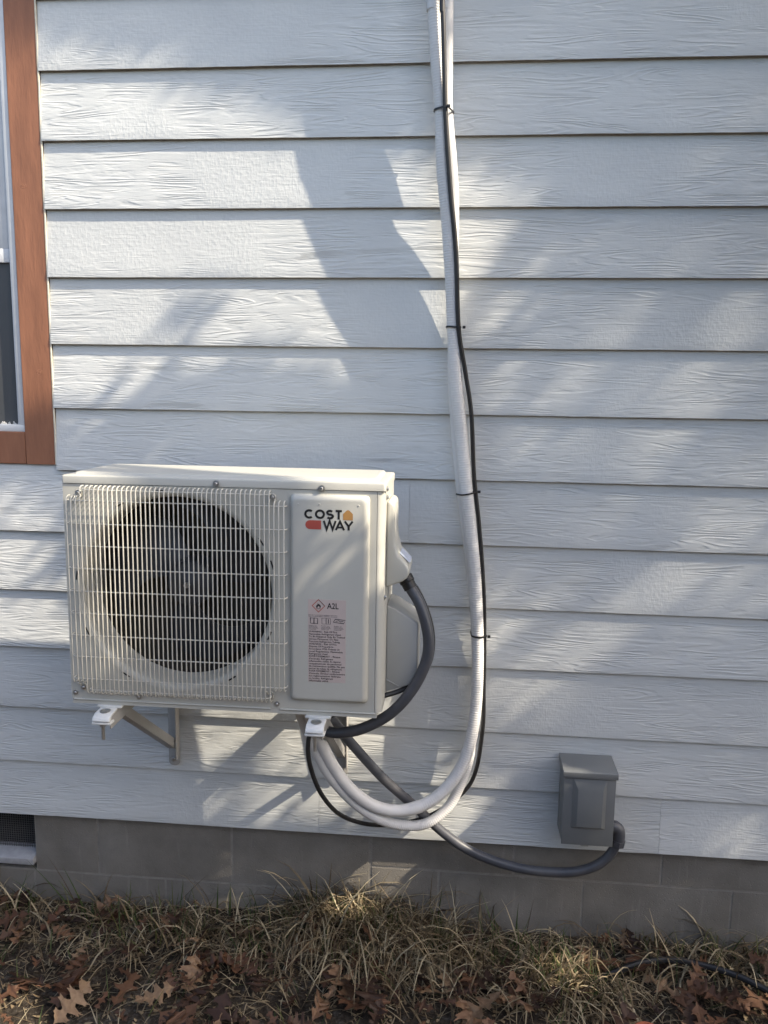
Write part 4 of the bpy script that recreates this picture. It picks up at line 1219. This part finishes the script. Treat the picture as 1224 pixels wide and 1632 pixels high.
# ------------------------------------------------------------------ oak tree out of frame to the right
tree = empty('oak_tree', (5.2, -1.9, GZ), 'leafy oak tree beside the house, out of frame on the right', 'tree')
tr = MB()
tp = smooth_path([(5.2, -1.9, -.35), (5.22, -1.88, .4), (5.15, -1.8, 1.4), (5.0, -1.75, 2.4), (4.75, -1.7, 3.3), (4.4, -1.6, 4.2), (4.1, -1.5, 5.0)], .12)
tr.tube(tp, [.15 + .06 * math.exp(-i * .6) - .11 * i / len(tp) for i in range(len(tp))], 14)
tr.build('trunk', M['bark'], tree)
limbs = [[(5.0, -1.75, 2.4), (4.6, -1.75, 2.9), (3.9, -1.7, 3.2), (3.2, -1.6, 3.35)], [(4.75, -1.7, 3.3), (5.1, -1.5, 4.0), (5.2, -1.4, 4.8)], [(5.05, -1.77, 2.2), (5.5, -1.9, 3.0), (5.9, -2.0, 3.8)],
         [(4.4, -1.6, 4.2), (3.9, -1.35, 4.6), (3.4, -1.1, 4.9)], [(5.1, -1.8, 1.7), (4.5, -2.2, 2.1), (3.8, -2.4, 2.3), (3.0, -2.3, 2.5)]]
for lp in limbs:
    q = smooth_path(lp, .1)
    MB().tube(q, [.05 * (1 - .8 * i / len(q)) + .006 for i in range(len(q))], 8).build('limb', M['bark'], tree)
def inside(p, poly):
    c = False
    n = len(poly); j = n - 1
    for i in range(n):
        xi, yi = poly[i]; xj, yj = poly[j]
        if (yi > p[1]) != (yj > p[1]) and p[0] < (xj - xi) * (p[1] - yi) / (yj - yi) + xi: c = not c
        j = i
    return c
def openness(u, w):
    v = 0.0
    for val, poly in CROWN_GAPS:
        if inside((u, w), poly):
            if val < 0: v *= (1 + val)
            else: v = max(v, val)
    return v
q = random.Random(5)
vs, fs, tone = [], [], []
for i in range(90000):
    u, w = q.uniform(-2.6, 2.6), q.uniform(-2.8, 2.9)
    v = openness(u, w)
    if v > .99 or (v > 0 and q.random() > -math.log(v) / 6.0): continue  # crown shaped for the light: leaves left out where sun patches should fall
    far = 4.0 * min(1.0, max(0.0, (u - 1.25) / .2)) if w > .3 else 0.0     # leaves set farther out so the right wall gets softer shade
    L = far + max((2.25 - u) / .6965, (1.9 - w) / .6859, 3.2) + q.random() ** 1.3 * 1.5
    p = Vector((u, 0, w)) + SUN_DIR * L
    a = Vector((q.gauss(0, 1), q.gauss(0, 1), q.gauss(0, 1))).normalized()
    b = a.cross(Vector((q.gauss(0, 1), q.gauss(0, 1), q.gauss(0, 1)))).normalized()
    s = q.uniform(.020, .035)
    k = len(vs)
    vs += [tuple(p - a * s), tuple(p + b * s * .55 - a * s * .1), tuple(p + a * s), tuple(p - b * s * .55 + a * s * .1)]
    t = q.random(); tone += [t] * 4
    fs.append((k, k + 1, k + 2, k + 3))
me = bpy.data.meshes.new('crown')
me.from_pydata([Vector(v) - ORG[tree] for v in vs], [], fs)
at = me.attributes.new('tone', 'FLOAT', 'POINT'); at.data.foreach_set('value', tone)
me.materials.append(M['crown'])
o = bpy.data.objects.new('crown', me); COL.objects.link(o); o.parent = tree
